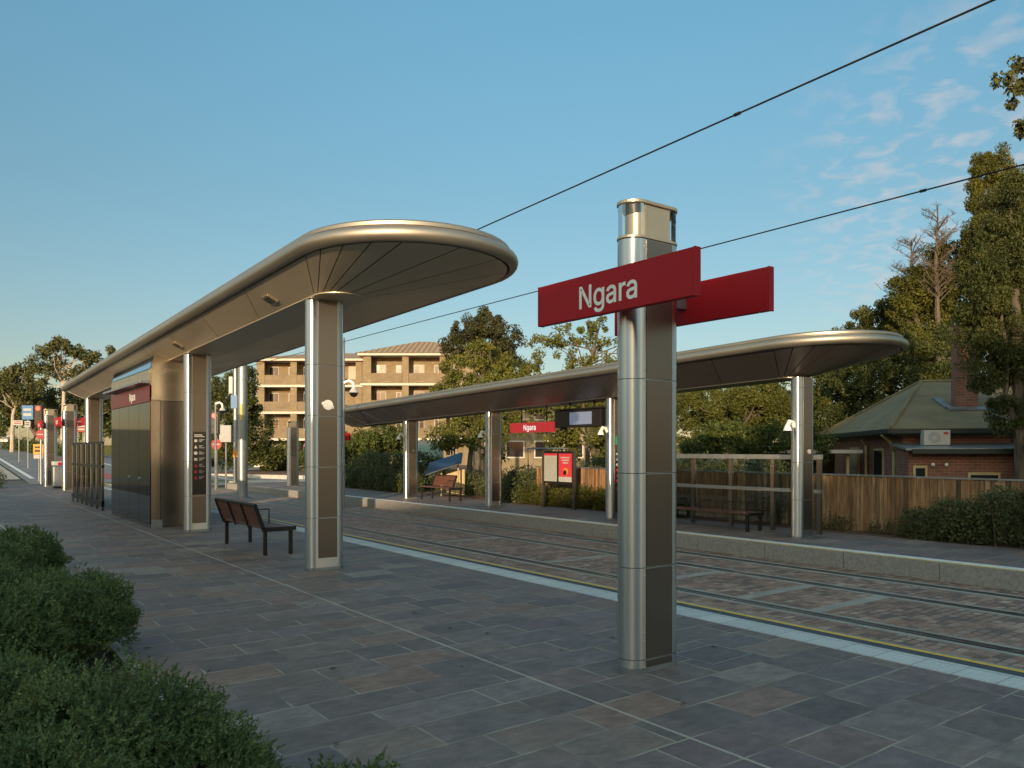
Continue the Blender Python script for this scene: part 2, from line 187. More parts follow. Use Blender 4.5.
GLF = [(101,103,102),(101,104,103),(100,104,101),(100,105,104),(99,105,100),(99,106,105),(98,106,99),(98,107,106),(98,108,107),(97,108,98),(97,109,108),(96,109,97),(96,110,109),(95,110,96),(95,111,110),(94,111,95),(94,112,111),(93,112,94),(93,113,112),(93,114,113),(92,114,93),(92,115,114),(91,115,92),(91,116,115),(90,116,91),(90,117,116),(89,117,90),(89,71,117),(71,70,117),(70,118,117),(88,72,89),(72,71,89),(88,73,72),(69,118,70),(88,74,73),(68,118,69),(88,75,74),(67,118,68),(88,76,75),(66,118,67),(66,119,118),(88,77,76),(65,119,66),(87,77,88),(87,78,77),(64,119,65),(87,79,78),(63,119,64),(87,80,79),(62,119,63),(62,120,119),(87,81,80),(61,120,62),(87,82,81),(60,120,61),(87,83,82),(59,120,60),(59,121,120),(86,85,87),(85,84,87),(84,83,87),(58,121,59),(57,121,58),(57,122,121),(56,122,57),(55,122,56),(54,122,55),(54,123,122),(53,123,54),(52,123,53),(51,123,52),(50,123,51),(49,158,50),(158,123,50),(48,158,49),(47,158,48),(46,158,47),(45,158,46),(44,158,45),(43,158,44),(42,158,43),(41,158,42),(40,158,41),(39,158,40),(38,158,39),(37,158,38),(36,158,37),(35,158,36),(34,158,35),(33,158,34),(32,158,33),(31,158,32),(30,158,31),(29,158,30),(28,158,29),(27,158,28),(26,158,27),(26,159,158),(157,123,158),(25,159,26),(25,160,159),(25,161,160),(25,162,161),(25,163,162),(25,164,163),(25,165,164),(24,165,25),(24,166,165),(24,167,166),(24,168,167),(24,169,168),(156,123,157),(24,170,169),(24,171,170),(24,172,171),(24,173,172),(24,174,173),(24,175,174),(23,175,24),(23,176,175),(23,177,176),(23,178,177),(23,179,178),(23,180,179),(23,181,180),(23,182,181),(23,183,182),(22,183,23),(22,184,183),(22,185,184),(22,186,185),(155,123,156),(22,187,186),(21,187,22),(21,188,187),(154,123,155),(21,189,188),(21,190,189),(153,123,154),(20,190,21),(20,191,190),(152,123,153),(20,192,191),(19,192,20),(151,123,152),(19,193,192),(150,123,151),(19,194,193),(19,195,194),(18,195,19),(149,123,150),(18,196,195),(148,123,149),(18,197,196),(147,127,148),(127,123,148),(18,198,197),(17,198,18),(17,199,198),(146,127,147),(17,200,199),(145,127,146),(17,201,200),(17,136,201),(144,127,145),(17,137,136),(16,137,17),(143,127,144),(16,138,137),(16,139,138),(142,127,143),(16,140,139),(141,127,142),(16,141,140),(16,127,141),(15,127,16),(15,125,127),(125,128,127),(126,123,127),(15,131,125),(131,124,125),(128,126,125),(128,123,126),(14,131,15),(129,123,128),(130,123,129),(13,131,14),(131,123,130),(12,131,13),(12,132,131),(124,123,131),(12,133,132),(11,133,12),(11,134,133),(10,134,11),(10,135,134),(10,0,135),(9,0,10),(9,1,0),(8,1,9),(8,2,1),(7,2,8),(7,3,2),(6,3,7),(6,4,3),(5,4,6),(216,218,217),(216,219,218),(216,220,219),(216,221,220),(216,222,221),(216,223,222),(216,224,223),(216,225,224),(215,225,216),(215,226,225),(215,227,226),(215,228,227),(214,228,215),(203,207,204),(207,205,204),(207,208,205),(208,209,205),(209,206,205),(213,228,214),(212,228,213),(211,228,212),(210,228,211),(209,228,210),(206,229,209),(229,228,209),(203,206,207),(203,250,206),(250,249,206),(249,248,206),(248,247,206),(247,246,206),(246,245,206),(245,244,206),(244,243,206),(243,242,206),(242,241,206),(241,240,206),(240,239,206),(239,238,206),(238,237,206),(237,236,206),(236,235,206),(235,234,206),(234,233,206),(233,232,206),(232,231,206),(231,230,206),(230,229,206),(203,251,250),(203,252,251),(203,253,252),(203,202,253),(355,357,356),(355,358,357),(354,358,355),(354,359,358),(353,359,354),(353,360,359),(352,360,353),(352,361,360),(352,362,361),(351,362,352),(351,363,362),(350,363,351),(350,364,363),(349,364,350),(349,365,364),(348,365,349),(348,366,365),(347,366,348),(347,367,366),(347,368,367),(346,368,347),(346,369,368),(345,369,346),(345,370,369),(344,370,345),(344,371,370),(343,371,344),(343,325,371),(325,324,371),(324,372,371),(342,326,343),(326,325,343),(342,327,326),(323,372,324),(342,328,327),(322,372,323),(342,329,328),(321,372,322),(342,330,329),(320,372,321),(320,373,372),(342,331,330),(319,373,320),(341,331,342),(341,332,331),(318,373,319),(341,333,332),(317,373,318),(341,334,333),(316,373,317),(316,374,373),(341,335,334),(315,374,316),(341,336,335),(314,374,315),(341,337,336),(313,374,314),(313,375,374),(340,339,341),(339,338,341),(338,337,341),(312,375,313),(311,375,312),(311,376,375),(310,376,311),(309,376,310),(308,376,309),(308,377,376),(307,377,308),(306,377,307),(305,377,306),(304,377,305),(303,412,304),(412,377,304),(302,412,303),(301,412,302),(300,412,301),(299,412,300),(298,412,299),(297,412,298),(296,412,297),(295,412,296),(294,412,295),(293,412,294),(292,412,293),(291,412,292),(290,412,291),(289,412,290),(288,412,289),(287,412,288),(286,412,287),(285,412,286),(284,412,285),(283,412,284),(282,412,283),(281,412,282),(280,412,281),(280,413,412),(411,377,412),(279,413,280),(279,414,413),(279,415,414),(279,416,415),(279,417,416),(279,418,417),(279,419,418),(278,419,279),(278,420,419),(278,421,420),(278,422,421),(278,423,422),(410,377,411),(278,424,423),(278,425,424),(278,426,425),(278,427,426),(278,428,427),(278,429,428),(277,429,278),(277,430,429),(277,431,430),(277,432,431),(277,433,432),(277,434,433),(277,435,434),(277,436,435),(277,437,436),(276,437,277),(276,438,437),(276,439,438),(276,440,439),(409,377,410),(276,441,440),(275,441,276),(275,442,441),(408,377,409),(275,443,442),(275,444,443),(407,377,408),(274,444,275),(274,445,444),(406,377,407),(274,446,445),(273,446,274),(405,377,406),(273,447,446),(404,377,405),(273,448,447),(273,449,448),(272,449,273),(403,377,404),(272,450,449),(402,377,403),(272,451,450),(401,381,402),(381,377,402),(272,452,451),(271,452,272),(271,453,452),(400,381,401),(271,454,453),(399,381,400),(271,455,454),(271,390,455),(398,381,399),(271,391,390),(270,391,271),(397,381,398),(270,392,391),(270,393,392),(396,381,397),(270,394,393),(395,381,396),(270,395,394),(270,381,395),(269,381,270),(269,379,381),(379,382,381),(380,377,381),(269,385,379),(385,378,379),(382,380,379),(382,377,380),(268,385,269),(383,377,382),(384,377,383),(267,385,268),(385,377,384),(266,385,267),(266,386,385),(378,377,385),(266,387,386),(265,387,266),(265,388,387),(264,388,265),(264,389,388),(264,254,389),(263,254,264),(263,255,254),(262,255,263),(262,256,255),(261,256,262),(261,257,256),(260,257,261),(260,258,257),(259,258,260),(548,550,549),(548,551,550),(547,551,548),(547,552,551),(546,552,547),(546,553,552),(565,560,566),(560,567,566),(560,561,567),(561,562,567),(562,564,567),(564,563,567),(563,568,567),(546,554,553),(545,554,546),(545,555,554),(544,555,545),(544,556,555),(544,557,556),(543,557,544),(543,558,557),(543,559,558),(542,559,543),(542,560,559),(542,565,560),(541,565,542),(563,564,562),(540,565,541),(540,564,565),(540,563,564),(540,613,563),(613,612,563),(612,611,563),(611,610,563),(610,609,563),(609,608,563),(608,607,563),(607,606,563),(606,605,563),(605,604,563),(604,603,563),(603,568,563),(540,614,613),(540,615,614),(539,615,540),(539,616,615),(539,617,616),(539,618,617),(539,619,618),(538,619,539),(538,620,619),(538,621,620),(537,621,538),(537,622,621),(537,623,622),(602,568,603),(536,623,537),(536,624,623),(601,568,602),(536,625,624),(535,625,536),(600,568,601),(535,626,625),(599,568,600),(535,627,626),(534,627,535),(598,568,599),(534,628,627),(597,568,598),(534,629,628),(533,629,534),(533,630,629),(596,568,597),(532,630,533),(532,631,630),(595,568,596),(532,632,631),(594,568,595),(531,632,532),(531,633,632),(593,568,594),(531,634,633),(592,568,593),(530,634,531),(530,635,634),(591,568,592),(530,636,635),(590,568,591),(529,636,530),(529,637,636),(589,505,590),(505,568,590),(529,578,637),(588,505,589),(529,579,578),(587,505,588),(528,579,529),(528,580,579),(586,505,587),(528,581,580),(585,505,586),(528,582,581),(584,505,585),(528,583,582),(583,505,584),(528,505,583),(527,505,528),(527,503,505),(503,506,505),(504,568,505),(527,509,503),(509,502,503),(506,504,503),(506,568,504),(526,509,527),(507,568,506),(508,568,507),(509,568,508),(525,509,526),(525,510,509),(502,568,509),(525,511,510),(524,511,525),(524,512,511),(523,512,524),(523,513,512),(523,514,513),(522,514,523),(522,515,514),(521,515,522),(521,516,515),(521,517,516),(520,517,521),(520,518,517),(501,568,502),(519,518,520),(501,569,568),(500,569,501),(476,478,477),(500,570,569),(499,570,500),(476,479,478),(476,480,479),(498,570,499),(476,481,480),(498,571,570),(476,482,481),(497,571,498),(476,483,482),(476,484,483),(475,484,476),(496,571,497),(496,572,571),(475,485,484),(475,486,485),(495,572,496),(475,487,486),(475,488,487),(494,572,495),(475,489,488),(494,573,572),(493,573,494),(475,490,489),(475,491,490),(474,491,475),(492,573,493),(474,492,491),(474,573,492),(473,573,474),(473,574,573),(472,574,473),(472,575,574),(471,575,472),(470,575,471),(470,576,575),(469,576,470),(469,577,576),(468,577,469),(468,456,577),(467,456,468),(466,456,467),(466,457,456),(465,457,466),(465,458,457),(464,458,465),(464,459,458),(463,459,464),(463,460,459),(462,460,463),(462,461,460),(639,693,640),(693,641,640),(693,694,641),(694,642,641),(673,675,674),(673,676,675),(695,642,694),(639,692,693),(696,642,695),(639,691,692),(697,642,696),(639,690,691),(698,642,697),(639,689,690),(699,642,698),(639,700,689),(700,688,689),(700,688,699),(688,642,699),(687,642,688),(639,701,700),(686,642,687),(639,702,701),(685,642,686),(639,703,702),(684,642,685),(639,704,703),(683,642,684),(639,705,704),(682,642,683),(639,706,705),(681,642,682),(639,707,706),(680,642,681),(639,708,707),(679,642,680),(639,709,708),(678,642,679),(639,638,709),(677,642,678),(672,676,673),(677,643,642),(671,676,672),(677,644,643),(670,676,671),(677,645,644),(669,676,670),(677,646,645),(668,676,669),(677,647,646),(667,676,668),(677,648,647),(677,649,648),(666,676,667),(677,650,649),(665,651,666),(651,676,666),(677,665,650),(665,651,650),(677,664,665),(652,676,651),(677,663,664),(653,676,652),(677,662,663),(654,676,653),(677,661,662),(655,676,654),(677,660,661),(656,676,655),(677,659,660),(657,676,656),(677,658,659),(658,676,657),(677,676,658)]
def text_mesh(size, name, mat, parent, mtx, squash=1.0):
    k = size * 1.5 / 1000
    me = bpy.data.meshes.new(name); me.from_pydata([(x * k * squash, y * k, 0) for x, y in GLV], [], GLF); me.materials.append(mat); me.update()
    o = bpy.data.objects.new(name, me); C.objects.link(o); o.parent = parent; o.matrix_local = mtx
    return o
def frame(xa, ya, org):
    xa = Vector(xa).normalized(); ya = Vector(ya).normalized(); za = xa.cross(ya)
    m = Matrix((xa, ya, za)).transposed().to_4x4(); m.translation = Vector(org); return m

# ------------------------------------------------------------------ materials
def mat(name, col, rough=0.6, metal=0.0, noise=0.0, nscale=5.0, bump=0.0, bscale=40.0, stretch=None, emis=None, spec=0.5, rvar=0.0, col2=None):
    m = bpy.data.materials.new(name); m.use_nodes = True
    t = m.node_tree; b = t.nodes['Principled BSDF']
    b.inputs['Base Color'].default_value = (*col, 1); b.inputs['Roughness'].default_value = rough
    b.inputs['Metallic'].default_value = metal; b.inputs['Specular IOR Level'].default_value = spec
    if noise or bump or rvar or col2:
        tc = t.nodes.new('ShaderNodeTexCoord'); mp = t.nodes.new('ShaderNodeMapping')
        mp.inputs['Scale'].default_value = stretch or (1, 1, 1)
        t.links.new(tc.outputs['Object'], mp.inputs[0])
        n = t.nodes.new('ShaderNodeTexNoise'); n.inputs['Scale'].default_value = nscale; n.inputs['Detail'].default_value = 6
        t.links.new(mp.outputs[0], n.inputs['Vector'])
        if noise or col2:
            mx = t.nodes.new('ShaderNodeMixRGB')
            c2 = col2 or tuple(max(0, c * (1 - noise)) for c in col)
            mx.inputs[1].default_value = (*c2, 1)
            mx.inputs[2].default_value = (*[min(1, c * (1 + noise)) for c in col], 1)
            rp = t.nodes.new('ShaderNodeMapRange'); rp.inputs['From Min'].default_value = .3; rp.inputs['From Max'].default_value = .7
            t.links.new(n.outputs['Fac'], rp.inputs['Value']); t.links.new(rp.outputs[0], mx.inputs[0])
            t.links.new(mx.outputs[0], b.inputs['Base Color'])
        if rvar:
            rr = t.nodes.new('ShaderNodeMapRange'); rr.inputs['To Min'].default_value = max(0.02, rough - rvar); rr.inputs['To Max'].default_value = rough + rvar
            rr.inputs['From Min'].default_value = .3; rr.inputs['From Max'].default_value = .7
            t.links.new(n.outputs['Fac'], rr.inputs['Value']); t.links.new(rr.outputs[0], b.inputs['Roughness'])
        if bump:
            nb = t.nodes.new('ShaderNodeTexNoise'); nb.inputs['Scale'].default_value = bscale; nb.inputs['Detail'].default_value = 4
            t.links.new(mp.outputs[0], nb.inputs['Vector'])
            bp = t.nodes.new('ShaderNodeBump'); bp.inputs['Strength'].default_value = bump; bp.inputs['Distance'].default_value = 0.01
            t.links.new(nb.outputs['Fac'], bp.inputs['Height']); t.links.new(bp.outputs[0], b.inputs['Normal'])
    if emis:
        b.inputs['Emission Color'].default_value = (*emis[:3], 1); b.inputs['Emission Strength'].default_value = emis[3]
    return m

M = {}
M['steel'] = mat('brushed steel', (.60, .61, .61), .3, 1.0, noise=.03, nscale=1.5, stretch=(3, 3, .6))
def brushed(m, aniso=.85, rot=.25):
    t = m.node_tree; b = t.nodes['Principled BSDF']; g = t.nodes.new('ShaderNodeTangent'); g.direction_type = 'RADIAL'; g.axis = 'Z'
    b.inputs['Anisotropic'].default_value = aniso; b.inputs['Anisotropic Rotation'].default_value = rot
    t.links.new(g.outputs[0], b.inputs['Tangent'])
M['steel'].node_tree.nodes['Principled BSDF'].inputs['Roughness'].default_value = .3
brushed(M['steel'])
M['kiosk_front'] = mat('satin steel cladding', (.30, .26, .215), .24, .95, noise=.04, nscale=.8, rvar=.03)
M['hood'] = mat('satin steel hood', (.58, .51, .40), .26, .95, noise=.05, nscale=1, stretch=(1, 1, 5), rvar=.05)
M['panel'] = mat('column panel', (.185, .160, .138), .28, 0.85, noise=.03, nscale=.9, rvar=.015)
M['rim'] = mat('canopy rim', (.42, .375, .31), .47, 0.9, noise=.04, nscale=.8, rvar=.03)
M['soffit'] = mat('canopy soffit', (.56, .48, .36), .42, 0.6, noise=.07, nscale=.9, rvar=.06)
M['soffit_shaded'] = mat('far canopy soffit darkened for shade', (.20, .18, .17), .36, .8, noise=.06, nscale=.9, rvar=.05)  # darker copy of the soffit metal, its lack of sun put into the colour
M['rooftop'] = mat('roof sheet', (.42, .40, .37), .45, .8, noise=.1)
M['bronze'] = mat('champagne metal', (.50, .41, .30), .35, 0.85, noise=.06)
M['dark'] = mat('dark metal', (.02, .019, .018), .45, .4)
M['black'] = mat('black gloss', (.012, .012, .013), .22)
M['gap'] = mat('joint shadow gap', (.02, .02, .02), .9)
M['red'] = mat('red enamel', (.35, .007, .014), .5, noise=.04, nscale=2, spec=.22)
M['red_dark'] = mat('dull red band', (.10, .003, .006), .35)
M['white_glow'] = mat('hanging sign white with added glow', (.8, .8, .78), .5, emis=(1, .97, .9, .5))  # glow added so the lettering stays bright on the hanging sign
M['red_glow'] = mat('hanging sign red with added glow', (.74, .035, .06), .5, emis=(.9, .06, .05, .2))  # glow added to brighten the hanging sign where the canopy shades it
M['redlit'] = mat('red enamel print', (.50, .015, .025), .4)
M['white'] = mat('white paint', (.78, .78, .76), .4, noise=.05)
M['offwhite'] = mat('off white plastic', (.42, .42, .40), .4, noise=.06)
M['grey'] = mat('grey paint', (.3, .31, .31), .5, noise=.1)
M['galv'] = mat('galvanised steel', (.29, .31, .32), .42, .75, noise=.15, nscale=4, stretch=(1, 1, .3), rvar=.08)
M['timber'] = mat('stained timber slat', (0.118, 0.041, 0.021), .5, noise=.3, nscale=3, stretch=(8, .6, 8), bump=.2)
M['concrete'] = mat('concrete', (0.365, 0.338, 0.293), .85, noise=.22, nscale=2.2, bump=.3, bscale=60)
M['kerb'] = mat('granite kerb', (.265, .25, .225), .8, noise=.22, nscale=26, bump=.25, bscale=90)
M['kerb_pale'] = mat('pale road kerb', (.42, .41, .38), .8, noise=.15, nscale=3)
M['asphalt'] = mat('asphalt', (.065, .066, .07), .85, noise=.25, nscale=.6, bump=.3, bscale=90)
M['pale_road'] = mat('worn pale road', (.17, .18, .19), .85, noise=.18, nscale=.4, bump=.3, bscale=50)
M['line_white'] = mat('painted line', (.7, .7, .68), .6, noise=.12, nscale=8)
M['line_pink'] = mat('red lane paint', (.33, .09, .09), .7, noise=.15, nscale=3)
M['yellow'] = mat('yellow line', (.72, .46, .05), .6, noise=.15, nscale=20)
M['strip_dark'] = mat('dark edge strip', (.045, .05, .062), .6, noise=.15, nscale=20)
M['band'] = mat('track concrete', (.31, .295, .26), .85, noise=.2, nscale=3, bump=.2, bscale=60)
M['rail'] = mat('rail steel', (.13, .115, .10), .35, .9, noise=.15, nscale=6)
M['groove'] = mat('rail groove', (.02, .018, .016), .9)
M['soil'] = mat('bark and soil', (0.0702, 0.0455, 0.0299), .95, noise=.5, nscale=20, bump=.8, bscale=50)
M['mulch'] = mat('red brown mulch', (.13, .07, .045), .95, noise=.3, nscale=4, bump=.8, bscale=30)
M['bark'] = mat('tree bark', (.10, .08, .06), .9, noise=.35, nscale=6, stretch=(2, 2, .5), bump=.5, bscale=30)
M['gumbark'] = mat('pale gum bark', (.36, .31, .25), .8, noise=.3, nscale=3, stretch=(2, 2, .4))
M['roofgreen'] = mat('weathered green roof', (.175, .145, .078), .8, noise=.18, nscale=1.2, bump=.2, bscale=30)
M['greentrim'] = mat('dark green trim', (.012, .022, .018), .5)
M['cream'] = mat('cream paint', (.45, .34, .17), .6, noise=.1)
M['curtain'] = mat('pale curtain', (.40, .38, .33), .8, noise=.15, nscale=3, stretch=(6, 6, .3))
M['slabedge'] = mat('white slab edge', (.5, .47, .41), .7, noise=.08)
M['solar'] = mat('solar panel', (.03, .06, .13), .15, .3)
M['teal'] = mat('teal sign print', (.25, .42, .38), .6)
M['blue'] = mat('blue sign', (.02, .13, .32), .45)
M['orange'] = mat('orange print', (.6, .25, .03), .5)
M['greensign'] = mat('green sign', (.01, .2, .1), .4, emis=(.01, .35, .15, .15))
M['screen'] = mat('display screen', (.12, .14, .2), .25, emis=(.35, .42, .62, .2))
M['sign_white'] = mat('dull white sign sheet', (.34, .34, .33), .6, noise=.08)
M['sign_red'] = mat('dull red sign sheet', (.26, .012, .016), .55)
M['redlamp'] = mat('red signal lamp', (.5, .02, .01), .3, emis=(1, .05, .03, 3.0))
M['poster_grey'] = mat('timetable poster', (.36, .37, .33), .6, noise=.12, nscale=14)
M['poster_red'] = mat('red poster', (.55, .04, .06), .5)
M['carpaint'] = mat('white car paint', (.7, .7, .7), .2)
M['darkglass'] = mat('dark window glass', (.02, .022, .025), .10, spec=.35)
M['rubber'] = mat('tyre rubber', (.02, .02, .02), .8)
M['kioskglass'] = mat('smoked kiosk glass', (.020, .013, .010), .05, spec=.5)
M['skyglass'] = mat('tilted glazing', (.62, .74, .85), .06, 1.0)
M['bluepanel'] = mat('rear wall render', (.4, .36, .28), .8, noise=.1)

def glass_mat():
    m = bpy.data.materials.new('clear panel glass'); m.use_nodes = True; t = m.node_tree; t.nodes.clear()
    o = t.nodes.new('ShaderNodeOutputMaterial'); tr = t.nodes.new('ShaderNodeBsdfTransparent'); gl = t.nodes.new('ShaderNodeBsdfGlossy')
    tr.inputs[0].default_value = (.86, .89, .88, 1); gl.inputs['Roughness'].default_value = .03
    fr = t.nodes.new('ShaderNodeFresnel'); mx = t.nodes.new('ShaderNodeMixShader')
    t.links.new(fr.outputs[0], mx.inputs[0]); t.links.new(tr.outputs[0], mx.inputs[1]); t.links.new(gl.outputs[0], mx.inputs[2]); t.links.new(mx.outputs[0], o.inputs[0])
    return m
M['glass'] = glass_mat()

def ramp(t, stops, interp='LINEAR'):
    r = t.nodes.new('ShaderNodeValToRGB'); cr = r.color_ramp; cr.interpolation = interp
    while len(cr.elements) < len(stops): cr.elements.new(.5)
    for e, (p, c) in zip(cr.elements, stops): e.position = p; e.color = (*c, 1)
    return r
def slab_mat(name, row, length, joint, stops, jointcol, bump=.4, rough=.62, dirt=.3, swap=False):
    """rows of slabs with random lengths: rows step along Y, joints along X"""
    m = bpy.data.materials.new(name); m.use_nodes = True; t = m.node_tree; b = t.nodes['Principled BSDF']
    N = t.nodes.new; L = t.links.new
    def mth(op, a, bb=None, cc=None):
        n = N('ShaderNodeMath'); n.operation = op
        for i, q in enumerate((a, bb, cc)):
            if q is None: continue
            if isinstance(q, (int, float)): n.inputs[i].default_value = q
            else: L(q, n.inputs[i])
        return n.outputs[0]
    tc = N('ShaderNodeTexCoord'); sp = N('ShaderNodeSeparateXYZ'); L(tc.outputs['Object'], sp.inputs[0])
    X, Y = sp.outputs[0], sp.outputs[1]
    if swap: X, Y = Y, X
    # slight wobble so joints are not laser straight
    wn = N('ShaderNodeTexNoise'); wn.inputs['Scale'].default_value = 2.5; L(tc.outputs['Object'], wn.inputs['Vector'])
    wob = mth('MULTIPLY', mth('SUBTRACT', wn.outputs['Fac'], .5), joint * 1.4)
    yr = mth('DIVIDE', mth('ADD', Y, wob), row)
    rowi = mth('FLOOR', yr); fr = mth('FRACT', yr)
    w = mth('ADD', mth('DIVIDE', X, length), mth('MULTIPLY', rowi, 17.37))
    v = N('ShaderNodeTexVoronoi'); v.voronoi_dimensions = '1D'; v.feature = 'F1'; v.inputs['Scale'].default_value = 1; v.inputs['Randomness'].default_value = .75
    L(w, v.inputs['W'])
    v2 = N('ShaderNodeTexVoronoi'); v2.voronoi_dimensions = '1D'; v2.feature = 'DISTANCE_TO_EDGE'; v2.inputs['Scale'].default_value = 1; v2.inputs['Randomness'].default_value = .75
    L(w, v2.inputs['W'])
    sc = N('ShaderNodeSeparateColor'); L(v.outputs['Color'], sc.inputs[0])
    # second hash so each row differs
    wh = N('ShaderNodeTexWhiteNoise'); wh.noise_dimensions = '2D'
    cb = N('ShaderNodeCombineXYZ'); L(sc.outputs[0], cb.inputs[0]); L(rowi, cb.inputs[1]); L(cb.outputs[0], wh.inputs['Vector'])
    ry = mth('MULTIPLY', mth('MINIMUM', fr, mth('SUBTRACT', 1.0, fr)), row)
    rx = mth('MULTIPLY', v2.outputs['Distance'], length)
    dist = mth('MINIMUM', rx, ry)
    jm = N('ShaderNodeMapRange'); jm.inputs['From Min'].default_value = joint * .35; jm.inputs['From Max'].default_value = joint * .75; L(dist, jm.inputs['Value'])
    rp = ramp(t, stops); L(wh.outputs['Value'], rp.inputs[0])
    # mottling inside each slab
    n1 = N('ShaderNodeTexNoise'); n1.inputs['Scale'].default_value = 4.5 / row * .4; n1.inputs['Detail'].default_value = 7; n1.inputs['Roughness'].default_value = .6
    ofs = N('ShaderNodeVectorMath'); ofs.operation = 'ADD'; L(tc.outputs['Object'], ofs.inputs[0]); L(wh.outputs['Color'], ofs.inputs[1]); L(ofs.outputs[0], n1.inputs['Vector'])
    mr = N('ShaderNodeMapRange'); mr.inputs['From Min'].default_value = .25; mr.inputs['From Max'].default_value = .75
    mr.inputs['To Min'].default_value = 1 - dirt; mr.inputs['To Max'].default_value = 1 + dirt; L(n1.outputs['Fac'], mr.inputs['Value'])
    gn = N('ShaderNodeTexNoise'); gn.inputs['Scale'].default_value = 14 / row * .4; gn.inputs['Detail'].default_value = 9; gn.inputs['Roughness'].default_value = .75
    gm = N('ShaderNodeMapping'); gm.inputs['Scale'].default_value = (.45, 1, 1); L(ofs.outputs[0], gm.inputs[0]); L(gm.outputs[0], gn.inputs['Vector'])
    gr = N('ShaderNodeMapRange'); gr.inputs['From Min'].default_value = .3; gr.inputs['From Max'].default_value = .7; gr.inputs['To Min'].default_value = .68; gr.inputs['To Max'].default_value = 1.32; L(gn.outputs['Fac'], gr.inputs['Value'])
    # trodden-in dark spots
    vs_ = N('ShaderNodeTexVoronoi'); vs_.inputs['Scale'].default_value = 2.6; L(tc.outputs['Object'], vs_.inputs['Vector'])
    vr = N('ShaderNodeMapRange'); vr.inputs['From Min'].default_value = .035; vr.inputs['From Max'].default_value = .06; vr.inputs['To Min'].default_value = .6; L(vs_.outputs['Distance'], vr.inputs['Value'])
    g2 = mth('MULTIPLY', mth('MULTIPLY', mr.outputs[0], gr.outputs[0]), vr.outputs[0])
    mu = N('ShaderNodeVectorMath'); mu.operation = 'SCALE'; L(rp.outputs[0], mu.inputs[0]); L(g2, mu.inputs['Scale'])
    # rusty staining on some slabs
    n3 = N('ShaderNodeTexNoise'); n3.inputs['Scale'].default_value = 1.7; n3.inputs['Detail'].default_value = 5; L(ofs.outputs[0], n3.inputs['Vector'])
    st = N('ShaderNodeMapRange'); st.inputs['From Min'].default_value = .56; st.inputs['From Max'].default_value = .75; st.inputs['To Max'].default_value = .55; L(n3.outputs['Fac'], st.inputs['Value'])
    ms = N('ShaderNodeMixRGB'); ms.inputs[2].default_value = (.17, .10, .065, 1); L(st.outputs[0], ms.inputs[0]); L(mu.outputs[0], ms.inputs[1])
    # joints fade in and out
    n2 = N('ShaderNodeTexNoise'); n2.inputs['Scale'].default_value = 2.2; n2.inputs['Detail'].default_value = 3; L(tc.outputs['Object'], n2.inputs['Vector'])
    jr = N('ShaderNodeMapRange'); jr.inputs['From Min'].default_value = .42; jr.inputs['From Max'].default_value = .58; jr.inputs['To Min'].default_value = .10; L(n2.outputs['Fac'], jr.inputs['Value'])
    jf = mth('MULTIPLY', mth('SUBTRACT', 1.0, jm.outputs[0]), jr.outputs[0])
    mj = N('ShaderNodeMixRGB'); mj.inputs[2].default_value = (*jointcol, 1); L(jf, mj.inputs[0]); L(ms.outputs[0], mj.inputs[1])
    L(mj.outputs[0], b.inputs['Base Color'])
    rr = N('ShaderNodeMapRange'); rr.inputs['To Min'].default_value = rough - .12; rr.inputs['To Max'].default_value = rough + .15; L(n1.outputs['Fac'], rr.inputs['Value'])
    L(rr.outputs[0], b.inputs['Roughness'])
    nb = N('ShaderNodeTexNoise'); nb.inputs['Scale'].default_value = 22; nb.inputs['Detail'].default_value = 5; L(tc.outputs['Object'], nb.inputs['Vector'])
    hh = mth('ADD', mth('MULTIPLY', jm.outputs[0], .55), mth('ADD', mth('MULTIPLY', nb.outputs['Fac'], .5), mth('MULTIPLY', wh.outputs['Value'], .25)))
    bp = N('ShaderNodeBump'); bp.inputs['Strength'].default_value = bump; bp.inputs['Distance'].default_value = .006; L(hh, bp.inputs['Height']); L(bp.outputs[0], b.inputs['Normal'])
    return m
PAVE = [(0, (.105, .084, .082)), (.16, (.180, .140, .124)), (.32, (.130, .102, .100)), (.46, (.205, .155, .126)), (.58, (.155, .115, .118)), (.70, (.225, .145, .110)), (.82, (.135, .115, .114)), (.92, (.185, .143, .138)), (1, (.245, .200, .165))]
M['paving'] = slab_mat('porphyry slabs', .375, .60, .014, PAVE, (.34, .30, .24), bump=1.0, dirt=.3)
COB = [(0, (0.146, 0.0943, 0.0734)), (.3, (0.265, 0.164, 0.118)), (.55, (0.347, 0.235, 0.178)), (.8, (0.283, 0.143, 0.0971)), (1, (0.438, 0.315, 0.237))]
M['paving_dark'] = mat('cover stone', (.12, .10, .098), .65, noise=.3, nscale=9, bump=.5)
M['cobble'] = slab_mat('track setts', .11, .16, .020, COB, (.085, .078, .07), bump=1.0, dirt=.3)

